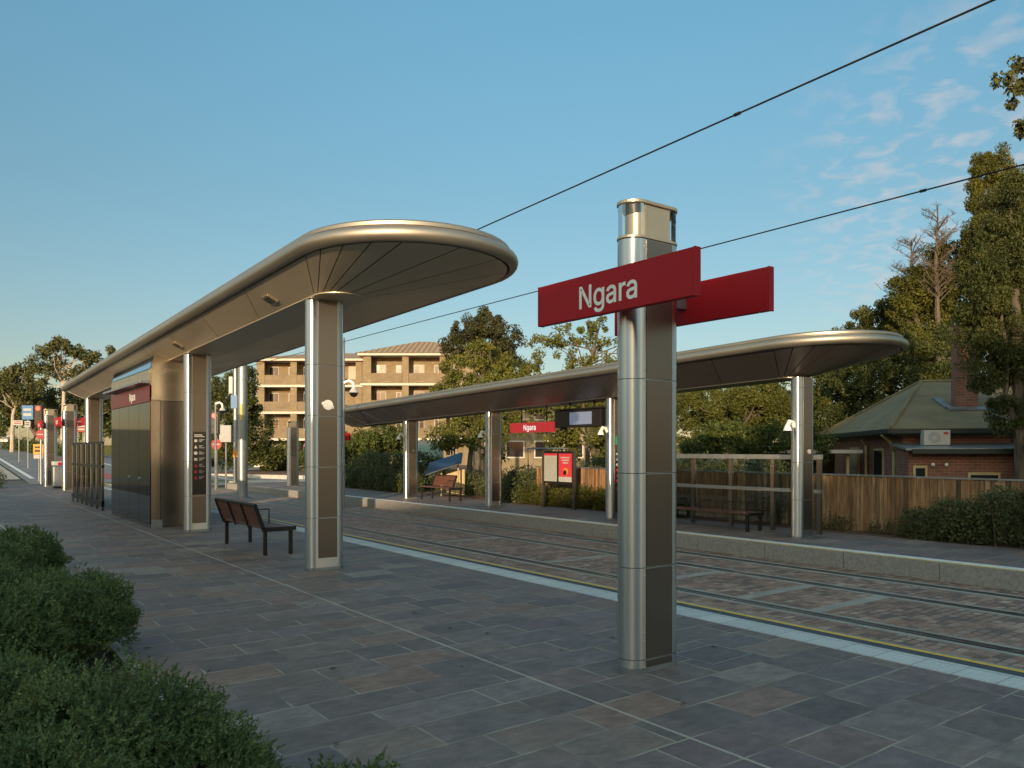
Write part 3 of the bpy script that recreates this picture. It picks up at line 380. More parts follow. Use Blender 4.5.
def brick_mat(name, c1, c2, mortar, scale=1.0, fac=.5):
    m = bpy.data.materials.new(name); m.use_nodes = True; t = m.node_tree; b = t.nodes['Principled BSDF']
    tc = t.nodes.new('ShaderNodeTexCoord'); sp = t.nodes.new('ShaderNodeSeparateXYZ'); t.links.new(tc.outputs['Object'], sp.inputs[0])
    ad = t.nodes.new('ShaderNodeMath'); ad.operation = 'ADD'; t.links.new(sp.outputs[0], ad.inputs[0]); t.links.new(sp.outputs[1], ad.inputs[1])
    cb = t.nodes.new('ShaderNodeCombineXYZ'); t.links.new(ad.outputs[0], cb.inputs[0]); t.links.new(sp.outputs[2], cb.inputs[1])
    br = t.nodes.new('ShaderNodeTexBrick'); br.inputs['Scale'].default_value = 1; br.inputs['Brick Width'].default_value = .24 * scale; br.inputs['Row Height'].default_value = .085 * scale
    br.inputs['Mortar Size'].default_value = .006 * scale; br.inputs['Color1'].default_value = (*c1, 1); br.inputs['Color2'].default_value = (*c2, 1); br.inputs['Mortar'].default_value = (*mortar, 1)
    t.links.new(cb.outputs[0], br.inputs['Vector'])
    n = t.nodes.new('ShaderNodeTexNoise'); n.inputs['Scale'].default_value = 1.2; n.inputs['Detail'].default_value = 5; t.links.new(tc.outputs['Object'], n.inputs['Vector'])
    mr = t.nodes.new('ShaderNodeMapRange'); mr.inputs['To Min'].default_value = .7; mr.inputs['To Max'].default_value = 1.25; t.links.new(n.outputs['Fac'], mr.inputs['Value'])
    mu = t.nodes.new('ShaderNodeVectorMath'); mu.operation = 'SCALE'; t.links.new(br.outputs['Color'], mu.inputs[0]); t.links.new(mr.outputs[0], mu.inputs['Scale'])
    t.links.new(mu.outputs[0], b.inputs['Base Color']); b.inputs['Roughness'].default_value = .85
    bp = t.nodes.new('ShaderNodeBump'); bp.inputs['Strength'].default_value = .4; bp.inputs['Distance'].default_value = .01; bp.invert = True
    t.links.new(br.outputs['Fac'], bp.inputs['Height']); t.links.new(bp.outputs[0], b.inputs['Normal'])
    return m
M['brick'] = brick_mat('red brown brick', (0.24, 0.0945, 0.06), (0.15, 0.0675, 0.0475), (0.255, 0.189, 0.15))
M['brick_orange'] = brick_mat('buff orange brick', (0.229, 0.177, 0.102), (0.18, 0.139, 0.0806), (0.214, 0.2, 0.144), 1.6)
M['brick_brown'] = brick_mat('brown parapet brick', (0.206, 0.156, 0.0934), (0.161, 0.125, 0.0764), (0.191, 0.173, 0.128), 1.6)
M['brick_far'] = brick_mat('dull brick', (.2, .12, .09), (.15, .1, .08), (.2, .17, .15), 2)

def wave_mat(name, c1, c2, scale, direction='X', rough=.7, bump=.5):
    m = bpy.data.materials.new(name); m.use_nodes = True; t = m.node_tree; b = t.nodes['Principled BSDF']
    tc = t.nodes.new('ShaderNodeTexCoord'); w = t.nodes.new('ShaderNodeTexWave'); w.bands_direction = direction; w.inputs['Scale'].default_value = scale; w.inputs['Distortion'].default_value = .4
    t.links.new(tc.outputs['Object'], w.inputs['Vector'])
    n = t.nodes.new('ShaderNodeTexNoise'); n.inputs['Scale'].default_value = 1.5; n.inputs['Detail'].default_value = 8; t.links.new(tc.outputs['Object'], n.inputs['Vector'])
    ad = t.nodes.new('ShaderNodeMath'); ad.operation = 'MULTIPLY'; t.links.new(w.outputs['Fac'], ad.inputs[0]); t.links.new(n.outputs['Fac'], ad.inputs[1])
    r = ramp(t, [(.05, c1), (.6, c2)]); t.links.new(ad.outputs[0], r.inputs[0]); t.links.new(r.outputs[0], b.inputs['Base Color'])
    bp = t.nodes.new('ShaderNodeBump'); bp.inputs['Strength'].default_value = bump; bp.inputs['Distance'].default_value = .03
    t.links.new(w.outputs['Fac'], bp.inputs['Height']); t.links.new(bp.outputs[0], b.inputs['Normal']); b.inputs['Roughness'].default_value = rough
    return m
M['tile'] = wave_mat('terracotta tile', (.22, .15, .09), (.44, .30, .17), .55)

def fence_mat():
    m = mat('weathered paling', (.20, .115, .062), .85)
    t = m.node_tree; b = t.nodes['Principled BSDF']
    g = t.nodes.new('ShaderNodeNewGeometry')
    r = ramp(t, [(0, (0.112, 0.0725, 0.0442)), (.35, (0.255, 0.145, 0.0715)), (.7, (0.33, 0.181, 0.0845)), (1, (0.375, 0.261, 0.156))]); t.links.new(g.outputs['Random Per Island'], r.inputs[0])
    tc = t.nodes.new('ShaderNodeTexCoord'); mp = t.nodes.new('ShaderNodeMapping'); mp.inputs['Scale'].default_value = (14, 14, 1.4); t.links.new(tc.outputs['Object'], mp.inputs[0])
    n = t.nodes.new('ShaderNodeTexNoise'); n.inputs['Scale'].default_value = 2; n.inputs['Detail'].default_value = 6; t.links.new(mp.outputs[0], n.inputs['Vector'])
    mr = t.nodes.new('ShaderNodeMapRange'); mr.inputs['From Min'].default_value = .3; mr.inputs['From Max'].default_value = .7; mr.inputs['To Min'].default_value = .5; mr.inputs['To Max'].default_value = 1.35; t.links.new(n.outputs['Fac'], mr.inputs['Value'])
    mu = t.nodes.new('ShaderNodeVectorMath'); mu.operation = 'SCALE'; t.links.new(r.outputs[0], mu.inputs[0]); t.links.new(mr.outputs[0], mu.inputs['Scale']); t.links.new(mu.outputs[0], b.inputs['Base Color'])
    return m
M['fence'] = fence_mat()

def leaf_mat(name, stops, trans=.3, nscale=.8):
    m = bpy.data.materials.new(name); m.use_nodes = True; t = m.node_tree; t.nodes.clear()
    o = t.nodes.new('ShaderNodeOutputMaterial'); b = t.nodes.new('ShaderNodeBsdfPrincipled'); tr = t.nodes.new('ShaderNodeBsdfTranslucent'); mx = t.nodes.new('ShaderNodeMixShader')
    g = t.nodes.new('ShaderNodeNewGeometry'); tc = t.nodes.new('ShaderNodeTexCoord')
    n = t.nodes.new('ShaderNodeTexNoise'); n.inputs['Scale'].default_value = nscale; n.inputs['Detail'].default_value = 3; t.links.new(tc.outputs['Object'], n.inputs['Vector'])
    a = t.nodes.new('ShaderNodeMath'); a.operation = 'MULTIPLY_ADD'; a.inputs[1].default_value = .36; t.links.new(g.outputs['Random Per Island'], a.inputs[0])
    mr = t.nodes.new('ShaderNodeMapRange'); mr.inputs['From Min'].default_value = .3; mr.inputs['From Max'].default_value = .7; mr.inputs['To Max'].default_value = .55; t.links.new(n.outputs['Fac'], mr.inputs['Value'])
    t.links.new(mr.outputs[0], a.inputs[2])
    r = ramp(t, stops); t.links.new(a.outputs[0], r.inputs[0])
    t.links.new(r.outputs[0], b.inputs['Base Color']); t.links.new(r.outputs[0], tr.inputs[0]); b.inputs['Roughness'].default_value = .55; b.inputs['Specular IOR Level'].default_value = .3
    mx.inputs[0].default_value = trans
    t.links.new(b.outputs[0], mx.inputs[1]); t.links.new(tr.outputs[0], mx.inputs[2]); t.links.new(mx.outputs[0], o.inputs[0])
    return m
M['leaf_bush'] = leaf_mat('shrub leaf', [(0, (0.059, 0.0863, 0.0363)), (.5, (0.133, 0.19, 0.0688)), (1, (0.295, 0.323, 0.118))], .25, 4)
M['leaf_dark'] = leaf_mat('dark conifer leaf', [(0, (0.0281, 0.0371, 0.00945)), (.5, (0.0574, 0.069, 0.0168)), (1, (0.109, 0.113, 0.0252))], .2)
M['leaf_gold'] = leaf_mat('olive leaf', [(0, (0.0426, 0.0514, 0.011)), (.5, (0.0943, 0.102, 0.0199)), (1, (0.163, 0.156, 0.0309))], .3)
M['leaf_mid'] = leaf_mat('mid green leaf', [(0, (0.0348, 0.0532, 0.013)), (.5, (0.0792, 0.104, 0.0234)), (1, (0.15, 0.16, 0.0364))], .3)
M['leaf_fresh'] = leaf_mat('fresh green leaf', [(0, (0.072, 0.084, 0.0168)), (.5, (0.136, 0.147, 0.0288)), (1, (0.224, 0.21, 0.042))], .35)
M['leaf_gum'] = leaf_mat('gum leaf', [(0, (0.042, 0.0556, 0.0192)), (.5, (0.0892, 0.0988, 0.0336)), (1, (0.158, 0.148, 0.048))], .25)
M['leaf_hedge'] = leaf_mat('grey green hedge leaf', [(0, (0.0387, 0.0512, 0.0191)), (.5, (0.0792, 0.096, 0.036)), (1, (0.15, 0.16, 0.0619))], .2, 2)
M['leaf_plum'] = leaf_mat('dark plum leaf', [(0, (0.0255, 0.0299, 0.012)), (.5, (0.0493, 0.0552, 0.02)), (1, (0.085, 0.0862, 0.035))], .2)
M['leaf_rust'] = leaf_mat('dry rusty leaf', [(0, (.06, .03, .018)), (.5, (.11, .06, .03)), (1, (.16, .1, .05))], .2)
M['grass'] = mat('rough grass', (.07, .08, .03), .95, noise=.4, nscale=1.5, bump=.8, bscale=20)

# ------------------------------------------------------------------ setting: terrain, platforms, track
def terr(x, y):
    up = max(0, y - 50) * .035
    k = 1 if x < 12 else max(0, 1 - (x - 12) / 14)
    return -.33 + up * k * k * (3 - 2 * k)
def terrain_sheet(name, xs, ys, dz, m):
    vs = [(x, y, terr(x, y) + dz) for y in ys for x in xs]; nx = len(xs)
    fs = [(j * nx + i, j * nx + i + 1, (j + 1) * nx + i + 1, (j + 1) * nx + i) for j in range(len(ys) - 1) for i in range(nx - 1)]
    return struct(MB().add(vs, fs).build(name, m, smooth=True))
gx = [-3000, -1000, -300, -120] + list(range(-60, 61, 4)) + [120, 300, 1000, 3000]
gy = [-3000, -1000, -300, -120, -60, -20, 0, 20, 40] + list(range(46, 150, 8)) + [160, 200, 260, 340]
terrain_sheet('ground', gx, gy, -.02, M['grass'])
struct(MB().box(-4000, 4000, 338, 5000, -40, 3.5).build('far_ground', M['grass']))
terrain_sheet('road', [4.6, 8, 12, 16, 20, 24, 29], [44.3] + list(range(50, 150, 8)) + [160, 200, 260], .02, M['pale_road'])
terrain_sheet('cross_road', [-60, -20, 4.55], [47, 50, 55], .016, M['asphalt'])
terrain_sheet('footpath', [-.5, 4.45], [55.1] + list(range(58, 150, 8)) + [160, 200], .05, M['concrete'])
# painted lines following the hill
terrain_sheet('lane_line', [5.0, 5.25], [56] + list(range(58, 150, 8)), .03, M['line_white'])
terrain_sheet('red_lane_marking', [9.0, 9.9], [48] + list(range(50, 150, 8)), .03, M['line_pink'])
terrain_sheet('lane_line', [11.8, 12.0], [48] + list(range(50, 150, 8)), .03, M['line_white'])
terrain_sheet('lane_line', [15.6, 15.8], [48] + list(range(50, 150, 8)), .03, M['line_white'])

Y0, Y1 = -14, 44
TZ = -.27
struct(MB().box(1.3, 6.03, Y0, Y1, -.32, 0).build('near_platform_paving', M['paving']))
struct(MB().box(-1.2, 1.29, Y0, Y1, -.32, -.03).build('planting_bed', M['soil']))
struct(MB().box(1.22, 1.30, Y0, Y1, -.30, .006).build('garden_edging', M['concrete']))
struct(MB().box(3.490, 3.510, Y0, Y1, -.1, .003).build('pale_joint_strip', M['concrete']))
def tactile():
    m = mat('pale tactile tile', (.46, .49, .50), .6, noise=.12, nscale=6)
    t = m.node_tree; b = t.nodes['Principled BSDF']
    tc = t.nodes.new('ShaderNodeTexCoord'); br = t.nodes.new('ShaderNodeTexBrick'); br.offset = 0
    br.inputs['Scale'].default_value = 1; br.inputs['Brick Width'].default_value = .3; br.inputs['Row Height'].default_value = .3; br.inputs['Mortar Size'].default_value = .006
    br.inputs['Color1'].default_value = (.43, .46, .47, 1); br.inputs['Color2'].default_value = (.52, .55, .55, 1); br.inputs['Mortar'].default_value = (.33, .35, .36, 1)
    t.links.new(tc.outputs['Object'], br.inputs['Vector']); t.links.new(br.outputs['Color'], b.inputs['Base Color'])
    return m
M['tactile'] = tactile()
tp = MB().box(6.031, 6.36, Y0, Y1, -.2, .006)
for i in range(0, int((26 + 1) / .06)):
    y = -1 + i * .06
    for k in range(5):
        x = 6.07 + k * .0625
        tp.add([(x - .017, y - .017, .006), (x + .017, y - .017, .006), (x + .017, y + .017, .006), (x - .017, y + .017, .006),
                (x - .010, y - .010, .011), (x + .010, y - .010, .011), (x + .010, y + .010, .011), (x - .010, y + .010, .011)],
               [(4, 5, 6, 7), (0, 1, 5, 4), (1, 2, 6, 5), (2, 3, 7, 6), (3, 0, 4, 7)])
struct(tp.build('tactile_strip', M['tactile']))
struct(MB().box(6.361, 6.50, Y0, Y1, -.2, .004).build('dark_edge_strip', M['strip_dark']))
struct(MB().box(6.501, 6.56, Y0, Y1, -.2, .005).build('yellow_edge_line', M['yellow']))
cop = MB()
y = Y0
while y < Y1:
    cop.box(6.561, 6.62, y, min(y + 1.19, Y1), -.32, .002); y += 1.2
struct(cop.build('platform_coping', M['kerb']))
# track bed
struct(MB().box(6.60, 11.92, Y0, Y1 + .3, -.6, TZ).build('track_paving', M['cobble']))
bands = MB(); groove = MB()
RAILN = ('nearest the near platform edge', 'second from the near platform', 'third from the near platform', 'running beside the far kerb')
for xr, rn in zip((6.87, 8.32, 10.2, 11.36), RAILN):
    for a, b_ in ((-.19, -.09), (.092, .165)):
        bands.box(xr + a, xr + b_, Y0, 80, TZ - .05, TZ + (.004 if xr + b_ < 11.9 else .003))
    rl_ = MB().box(xr - .075, xr - .022, Y0, 80, TZ - .1, TZ + .008).box(xr - .0225, xr + .031, Y0, 80, TZ - .1, TZ - .045).box(xr + .03, xr + .055, Y0, 80, TZ - .1, TZ + .007)
    tag(rl_.build('tram_rail', M['rail']), 'grooved steel tram rail set flush in the track bed, ' + rn, 'rail', 'tram rails')
    groove.box(xr + .0555, xr + .0895, Y0, 80, TZ - .1, TZ + .002); groove.box(xr - .0885, xr - .0755, Y0, 80, TZ - .1, TZ + .002)
for yy in (3.0, 5.35, 6.4, 8.0, 10.4, 14):
    bands.box(8.488, 10.008, yy - .09, yy + .09, TZ - .05, TZ + .0045)
struct(bands.build('track_concrete_bands', M['band']))
struct(groove.build('rail_filler', M['groove']))
# far platform
struct(MB().box(12.13, 14.55, Y0, 40, -.32, 0).build('far_platform_paving', M['paving']))
kb = MB(); y = Y0
while y < 40:
    kb.box(11.9, 12.12, y, min(y + 1.493, 40), -.32, .003); y += 1.5
struct(kb.build('far_platform_kerb', M['kerb'], bevel=.006))
struct(MB().box(11.93, 11.975, Y0, 16, -.1, .0075).build('far_yellow_line', M['yellow']))
struct(MB().box(11.99, 12.19, Y0, 30, -.1, .008).build('far_white_line', M['line_white']))
struct(MB().box(14.56, 18.5, Y0, 40, -.4, -.02).build('far_garden_soil', M['mulch']))
struct(MB().box(14.5, 28, 40.01, 48, -.4, -.2).build('corner_pavement', M['concrete']))
struct(MB().prism([(15.9, 58), (22.6, 44.6), (70, 66), (46, 96)], -.8, .0).build('garden_slope', M['mulch']))
kx, ky = Vector((15.9, 58)), Vector((22.6, 44.6)); kn = Vector(((ky - kx).y, -(ky - kx).x)).normalized() * .3
struct(MB().prism([tuple(kx), tuple(kx + kn), tuple(ky + kn), tuple(ky)], -.8, -.03).build('kerb', M['kerb_pale']))

# ------------------------------------------------------------------ canopy
def loop_pts(x0, x1, ya, yb, offs=0.0, na=24, nst=9):
    """plan outline: near round end, right side, far round end, left side -> (x, y, nx, ny)"""
    cx = (x0 + x1) / 2; r = (x1 - x0) / 2 + offs; P = []
    for i in range(na + 1):
        a = math.pi + math.pi * i / na; P.append((cx + r * math.cos(a), ya + r * math.sin(a), math.cos(a), math.sin(a)))
    for i in range(1, nst): P.append((cx + r, ya + (yb - ya) * i / nst, 1, 0))
    for i in range(na + 1):
        a = math.pi * i / na; P.append((cx + r * math.cos(a), yb + r * math.sin(a), math.cos(a), math.sin(a)))
    for i in range(1, nst): P.append((cx - r, yb + (ya - yb) * i / nst, -1, 0))
    return P
def canopy(label, ox, oy, sx, sy, Zedge, Zspine, fall, rimh, na=24, nst=9, seam=3, sm='soffit'):
    """ox: outer underside edge x range, oy: centres of the round ends, sx/sy likewise for the flat spine"""
    root = thing('tram_stop_canopy', label, 'canopy', (0, 0, 0))
    O = loop_pts(*ox, *oy, 0, na, nst); I = loop_pts(*sx, *sy, 0, na, nst); n = len(O)
    z = lambda Z, yy: H + Z - fall * yy
    # soffit panels: groups of segments with small gaps between them
    pan = MB(); back = MB()
    cuts = set()
    for i in range(n):
        j = (i + 1) % n
    arc = set(range(0, na)) | set(range(na + nst, 2 * na + nst))
    groups = []; i = 0
    while i < n:
        if i in arc:
            k = 2 if i < 8 else min(4 if i < na else seam, n - i); k = min(k, na - i) if i < na else k; groups.append((i, i + k)); i += k
        else:
            groups.append((i, i + 1)); i += 1
    def pt(L, Z, q):
        i0 = int(math.floor(q)) % n; f = q - math.floor(q); i1 = (i0 + 1) % n
        x = L[i0][0] * (1 - f) + L[i1][0] * f; y = L[i0][1] * (1 - f) + L[i1][1] * f
        return Vector((x, y, z(Z, y)))
    for a, b_ in groups:
        q0, q1 = a, b_
        qs = [q0 + (q1 - q0) * t / (b_ - a) for t in range(b_ - a + 1)]
        ov = [pt(O, Zedge, q) for q in qs]; iv = [pt(I, Zspine, q) for q in qs]
        def shrink(seq):
            g = .009
            if (seq[-1] - seq[0]).length > 4 * g:
                d0 = (seq[1] - seq[0]).normalized(); d1 = (seq[-2] - seq[-1]).normalized()
                seq = list(seq); seq[0] = seq[0] + d0 * g; seq[-1] = seq[-1] + d1 * g
            return seq
        ov = shrink(ov); iv = shrink(iv); m = len(ov)
        up = Vector((0, 0, .02))
        pan.add(ov + iv + [v + up for v in ov] + [v + up for v in iv],
                [(t, t + 1, m + t + 1, m + t) for t in range(m - 1)] + [(2 * m + t, 3 * m + t, 3 * m + t + 1, 2 * m + t + 1) for t in range(m - 1)] +
                [(0, m, 3 * m, 2 * m), (m - 1, 3 * m - 1, 4 * m - 1, 2 * m - 1)])
    up = .03
    back.add([(p[0], p[1], z(Zedge, p[1]) + up) for p in O] + [(p[0], p[1], z(Zspine, p[1]) + up) for p in I], [(i, (i + 1) % n, n + (i + 1) % n, n + i) for i in range(n)])
    pan.build('soffit_panels', M[sm], root)
    back.build('soffit_backing', M['gap'], root)
    sp = MB(); sp.add([(p[0], p[1], z(Zspine, p[1]) - .012) for p in I] + [(p[0], p[1], z(Zspine, p[1]) + .05) for p in I],
                      [tuple(range(n))] + [(i, (i + 1) % n, n + (i + 1) % n, n + i) for i in range(n)])
    sp.build('spine_plate', M[sm], root)
    # rim: profile (outward offset, height above Zedge)
    rb_ = rimh * .74
    prof = [(0.015, .035), (.035, .0)]
    for k in range(13):
        a = -math.pi / 2 + math.pi * k / 12
        prof.append((.06 + rb_ * .5 * math.cos(a), rb_ / 2 + rb_ / 2 * math.sin(a)))
    prof += [(.035, rb_ - .004), (.03, rb_ + .012), (.045, rb_ + .022), (.045, rimh), (.025, rimh + .02), (-.06, rimh + .035), (-.16, rimh + .05)]
    rim = MB(); vs = []
    for (o, hgt) in prof:
        for p in O: vs.append((p[0] + p[2] * o, p[1] + p[3] * o, z(Zedge, p[1]) + hgt))
    fs = [(k * n + i, k * n + (i + 1) % n, (k + 1) * n + (i + 1) % n, (k + 1) * n + i) for k in range(len(prof) - 1) for i in range(n)]
    rim.add(vs, fs).build('rim', M['rim'], root, smooth=True)
    cxm = (ox[0] + ox[1]) / 2
    top = MB(); tv = [(p[0] - p[2] * .16, p[1] - p[3] * .16, z(Zedge, p[1]) + rimh + .05) for p in O] + [(p[0], p[1], z(Zedge, p[1]) + rimh + .07) for p in I]
    top.add(tv, [(i, (i + 1) % n, n + (i + 1) % n, n + i) for i in range(n)] + [tuple(range(n, 2 * n))]).build('roof_sheet', M['rooftop'], root)
    return root
near_can = canopy('large curved metal canopy on the near platform over the ticket kiosk', (3.66, 6.36), (9.1, 29.6), (4.14, 4.86), (10.0, 29.4), 2.52, 2.27, .0190, .235)
far_can = canopy('long low curved metal canopy over the far platform', (12.10, 14.9), (8.45, 28.0), (12.93, 13.55), (8.9, 27.6), 2.00, 1.585, .0247, .215, nst=14, sm='soffit_shaded')
# square downlights recessed in the near canopy panel
for yy, xx in ((11.1, 3.93), (16.3, 3.93)):
    zz = H + 2.52 - .019 * yy - (xx - 3.66) * .52
    lt = MB(); rt = Matrix.Rotation(R(27), 3, 'Y')
    lt.box(-.085, .085, -.13, .13, -.022, .01, rt, (xx, yy, zz - .004)); lt.build('downlight_frame', M['bronze'], near_can, bevel=.004)
    l2 = MB().box(-.055, .055, -.095, .095, -.026, -.0225, rt, (xx, yy, zz - .004)); l2.build('downlight', M['black'], near_can)

# ------------------------------------------------------------------ columns
def stadium(cx, cy, hx, r, n=14):
    P = []
    for i in range(n + 1):
        a = math.pi / 2 + math.pi * i / n; P.append((cx - hx + r * math.cos(a), cy + r * math.sin(a)))
    for i in range(n + 1):
        a = -math.pi / 2 + math.pi * i / n; P.append((cx + hx + r * math.cos(a), cy + r * math.sin(a)))
    return P
def column_parts(root, h, hx=.155, r=.115, seams=(0.72, 1.42, 2.12, 2.82), screws=False):
    MB().prism(stadium(0, 0, hx, r + .004), 0, .035).build('base_plate', M['galv'], root)
    b = MB(); zs = [.036] + [s for s in seams if s < h - .15] + [h]
    for a, c in zip(zs[:-1], zs[1:]):
        b.prism(stadium(0, 0, hx, r), a, c - .005)
    b.build('body', M['steel'], root, smooth=True)
    MB().prism(stadium(0, 0, hx - .002, r - .006), .03, h - .002).build('core', M['gap'], root)
    for s in (-1, 1):
        p = MB()
        for a, c in zip(zs[:-1], zs[1:]):
            a2 = a + (.13 if a < .1 and seams[0] > .2 else .004)
            p.box(-hx + .022, hx - .012, s * (r + .001), s * (r + .007), a2, c - .009)
        p.build('face_panel', M['panel'], root, bevel=.0015)
        q = MB()
        for a, c in zip(zs[:-1], zs[1:]):
            for zz in (a + .06 if a > .1 else a + .2, c - .06):
                for xx in (-hx + .008, hx - .004): q.disc((xx, s * r, zz), (0, s, 0), .005, .007, 8)
        if screws: each(q, 'screw', M['steel'], root)
def cctv(root, side, h, y=0.0):
    m = MB(); x = -.265
    m.tube([(x, y, h), (x - .05, y, h + .09), (x - .14, y, h + .10), (x - .20, y, h + .02)], [.035, .04, .04, .04], 10)
    m.tube([(x - .20, y, h + .03), (x - .20, y, h - .07)], [.045, .08], 14)
    o = m.build('security_camera', M['white'], root, smooth=True)
    MB().sphere((x - .20, y, h - .07), .068, half=True).build('lens_dome', M['black'], o, smooth=True)

COLX = 4.42
def canopy_column(x, y, h, label, group, scale=1.0):
    root = thing('canopy_column', label, 'column', (x, y, 0), 0, group)
    column_parts(root, h, .155 * scale, .115 * scale)
    return root
G1 = 'canopy columns on the near platform'; G2 = 'canopy columns on the far platform'
c1 = canopy_column(COLX, 10.32, H + 2.265 - .019 * 10.3, 'steel canopy column with a round white speaker on its panel, nearest the viewer', G1)
sp = MB(); sp.disc((0, -.122, 2.27), (0, -1, 0), .07, .02, 24); sp.box(-.085, -.05, -.135, -.122, 2.27, 2.31); sp.box(.05, .085, -.135, -.122, 2.22, 2.26)
sp.build('round_speaker', M['white'], c1)
c2 = canopy_column(COLX, 16.72, H + 2.265 - .019 * 16.7, 'steel canopy column with black pictogram information panel beside the ticket kiosk', G1)
ip = MB().box(-.125, .135, -.138, -.124, .75, 2.02).build('information_panel', M['black'], c2, bevel=.002)
def pictos(parent, x0, x1, y, z0, z1, rows, sc=1.0):
    for i in range(rows):
        zz = z1 - (z1 - z0) * (i + .5) / rows
        ic = MB()
        if i % 3 == 2: ic.disc((x0 + .045, y, zz), (0, -1, 0), .034, .003, 14)
        elif i % 3 == 1: ic.prism([(x0 + .015, zz - .028), (x0 + .078, zz - .028), (x0 + .045, zz + .034)], y - .003, y, 'y')
        else: ic.box(x0 + .018, x0 + .075, y - .003, y, zz - .026, zz + .026)
        ic.build('pictogram', M['offwhite'] if i < rows - 3 else M['redlit'], parent)
        tl = MB()
        for k in range(3): tl.box(x0 + .11, x1 - .02 - .03 * ((k * 7 + i) % 3), y - .002, y, zz + .022 - k * .022, zz + .032 - k * .022)
        tl.build('notice_lines', M['grey'], parent)
pictos(ip, -.115, .125, -.1385, 1.02, 1.9, 7)
tl = MB().box(-.10, .06, -.1405, -.1385, 1.945, 1.965).box(-.10, .10, -.1405, -.1385, 1.915, 1.93).build('notice_heading', M['offwhite'], ip)
canopy_column(COLX, 22.9, H + 2.265 - .019 * 22.9, 'steel canopy column just past the far end of the ticket kiosk', G1)
canopy_column(COLX, 29.2, H + 2.265 - .019 * 29.2, 'last steel canopy column of the near platform, behind the glazed windbreak', G1)
FX = 13.24
fz = lambda y: H + 1.58 - .0247 * y
fc = []
for y, lab in ((8.62, 'far platform column nearest the brick house, with a white camera'),
               (13.65, 'far platform column beside the hanging display, carrying a green sign'),
               (18.7, 'far platform column between the red bench and the poster board'),
               (23.6, 'far platform column left of the red timber bench')):
    c = canopy_column(FX, y, fz(y), lab, G2); fc.append(c); cctv(c, -1, 2.08)
MB().disc((.03, -.121, 1.62), (0, -1, 0), .045, .02, 16).build('round_speaker', M['offwhite'], fc[0])
MB().disc((.03, -.121, 1.62), (0, -1, 0), .045, .02, 16).build('round_speaker', M['offwhite'], fc[3])
for k in (1,):
    MB().box(-.10, .13, -.135, -.123, 1.78, 1.98).build('green_sign', M['greensign'], fc[k])
    p = MB().box(-.12, .13, -.135, -.123, .8, 1.65).build('information_panel', M['black'], fc[k]); pictos(p, -.11, .125, -.136, .85, 1.62, 6)

# ------------------------------------------------------------------ sign pylons
def pylon(x, y, h, label, group=None, text=True, boards=(-1, 1)):
    root = thing('sign_pylon', label, 'sign pylon', (x, y, 0), 0, group)
    hb = h - .285
    column_parts(root, hb, seams=(.1, .78, 1.48, 2.18, 2.9), screws=(h > 3.502))
    MB().prism(stadium(0, 0, .155, .121), hb, hb + .022).build('collar', M['bronze'], root, bevel=.004)
    MB().prism(stadium(0, 0, .125, .082), hb + .022, h - .028).build('lantern_core', M['bronze'], root, smooth=True)
    each(MB().box(-.135, .135, -.105, -.084, hb + .024, h - .03).box(-.135, .135, .084, .105, hb + .024, h - .03), 'lantern_panel', M['bronze'], root, bevel=.002)
    cone = MB()
    for s in (-1, 1): cone.tube([(s * .14, 0, h - .085), (s * .145, 0, h - .0285)], [.078, .108], 24)
    each(cone, 'lantern_reflector', M['steel'], root, smooth=True)
    for s in (-1, 1):
        gl = MB()
        P = [(s * (.155 + .112 * math.cos(a)), .112 * math.sin(a)) for a in [math.pi * (-.5 + k / 12) for k in range(13)]]
        n_ = len(P); gl.add([(a[0], a[1], zz) for zz in (hb + .023, h - .029) for a in P], [(t, t + 1, n_ + t + 1, n_ + t) for t in range(n_ - 1)])
        gl.build('lantern_glass', M['glass'], root)
    MB().prism(stadium(0, 0, .155, .122), h - .027, h).build('cap', M['bronze'], root, bevel=.005)
    for s in boards:
        zt = h - .545
        xs = sorted((s * .40, s * .455))
        ye = -.835 if s < 0 else -.785
        bd = MB().box(xs[0], xs[1], ye, .755, zt - .315, zt).build('sign_board', M['red'], root, bevel=.004)
        each(MB().box(xs[0] - .001, xs[1] + .001, ye - .015, ye - .0005, zt - .317, zt + .002).box(xs[0] - .001, xs[1] + .001, .7555, .77, zt - .317, zt + .002), 'end_cap', M['red'], bd, bevel=.002)
        br = MB().box(*sorted((s * .25, s * .40)), -.04, .04, zt - .2, zt - .12).build('bracket', M['galv'], root)
        if text:
            if s < 0:
                text_mesh(.212, 'station_name', M['white'], bd, frame((0, -1, 0), (0, 0, 1), (xs[0] - .0025, -.035, zt - .165)))
    if text and 1 in boards:
        zt = h - .545
        text_mesh(.212, 'station_name', M['white'], bd, frame((0, 1, 0), (0, 0, 1), (.4575, 0, zt - .165)))
    return root
pylon(4.405, 4.19, 3.505, 'tall steel sign pylon nearest the viewer with two red Ngara boards')
GP = 'sign pylons at the far ends of the platforms'
pylon(4.45, 41.0, 3.5, 'distant steel sign pylon behind the litter bin on the near platform', GP)
pylon(4.6, 36.2, 3.5, 'distant steel sign pylon just right of the litter bin', GP)
pylon(13.2, 34.3, 2.95, 'small steel pylon without boards seen left of the speaker column across the track', GP, boards=())
pylon(13.45, 30.6, 2.9, 'small steel sign pylon half hidden behind the right edge of the speaker column', GP, boards=(1,))

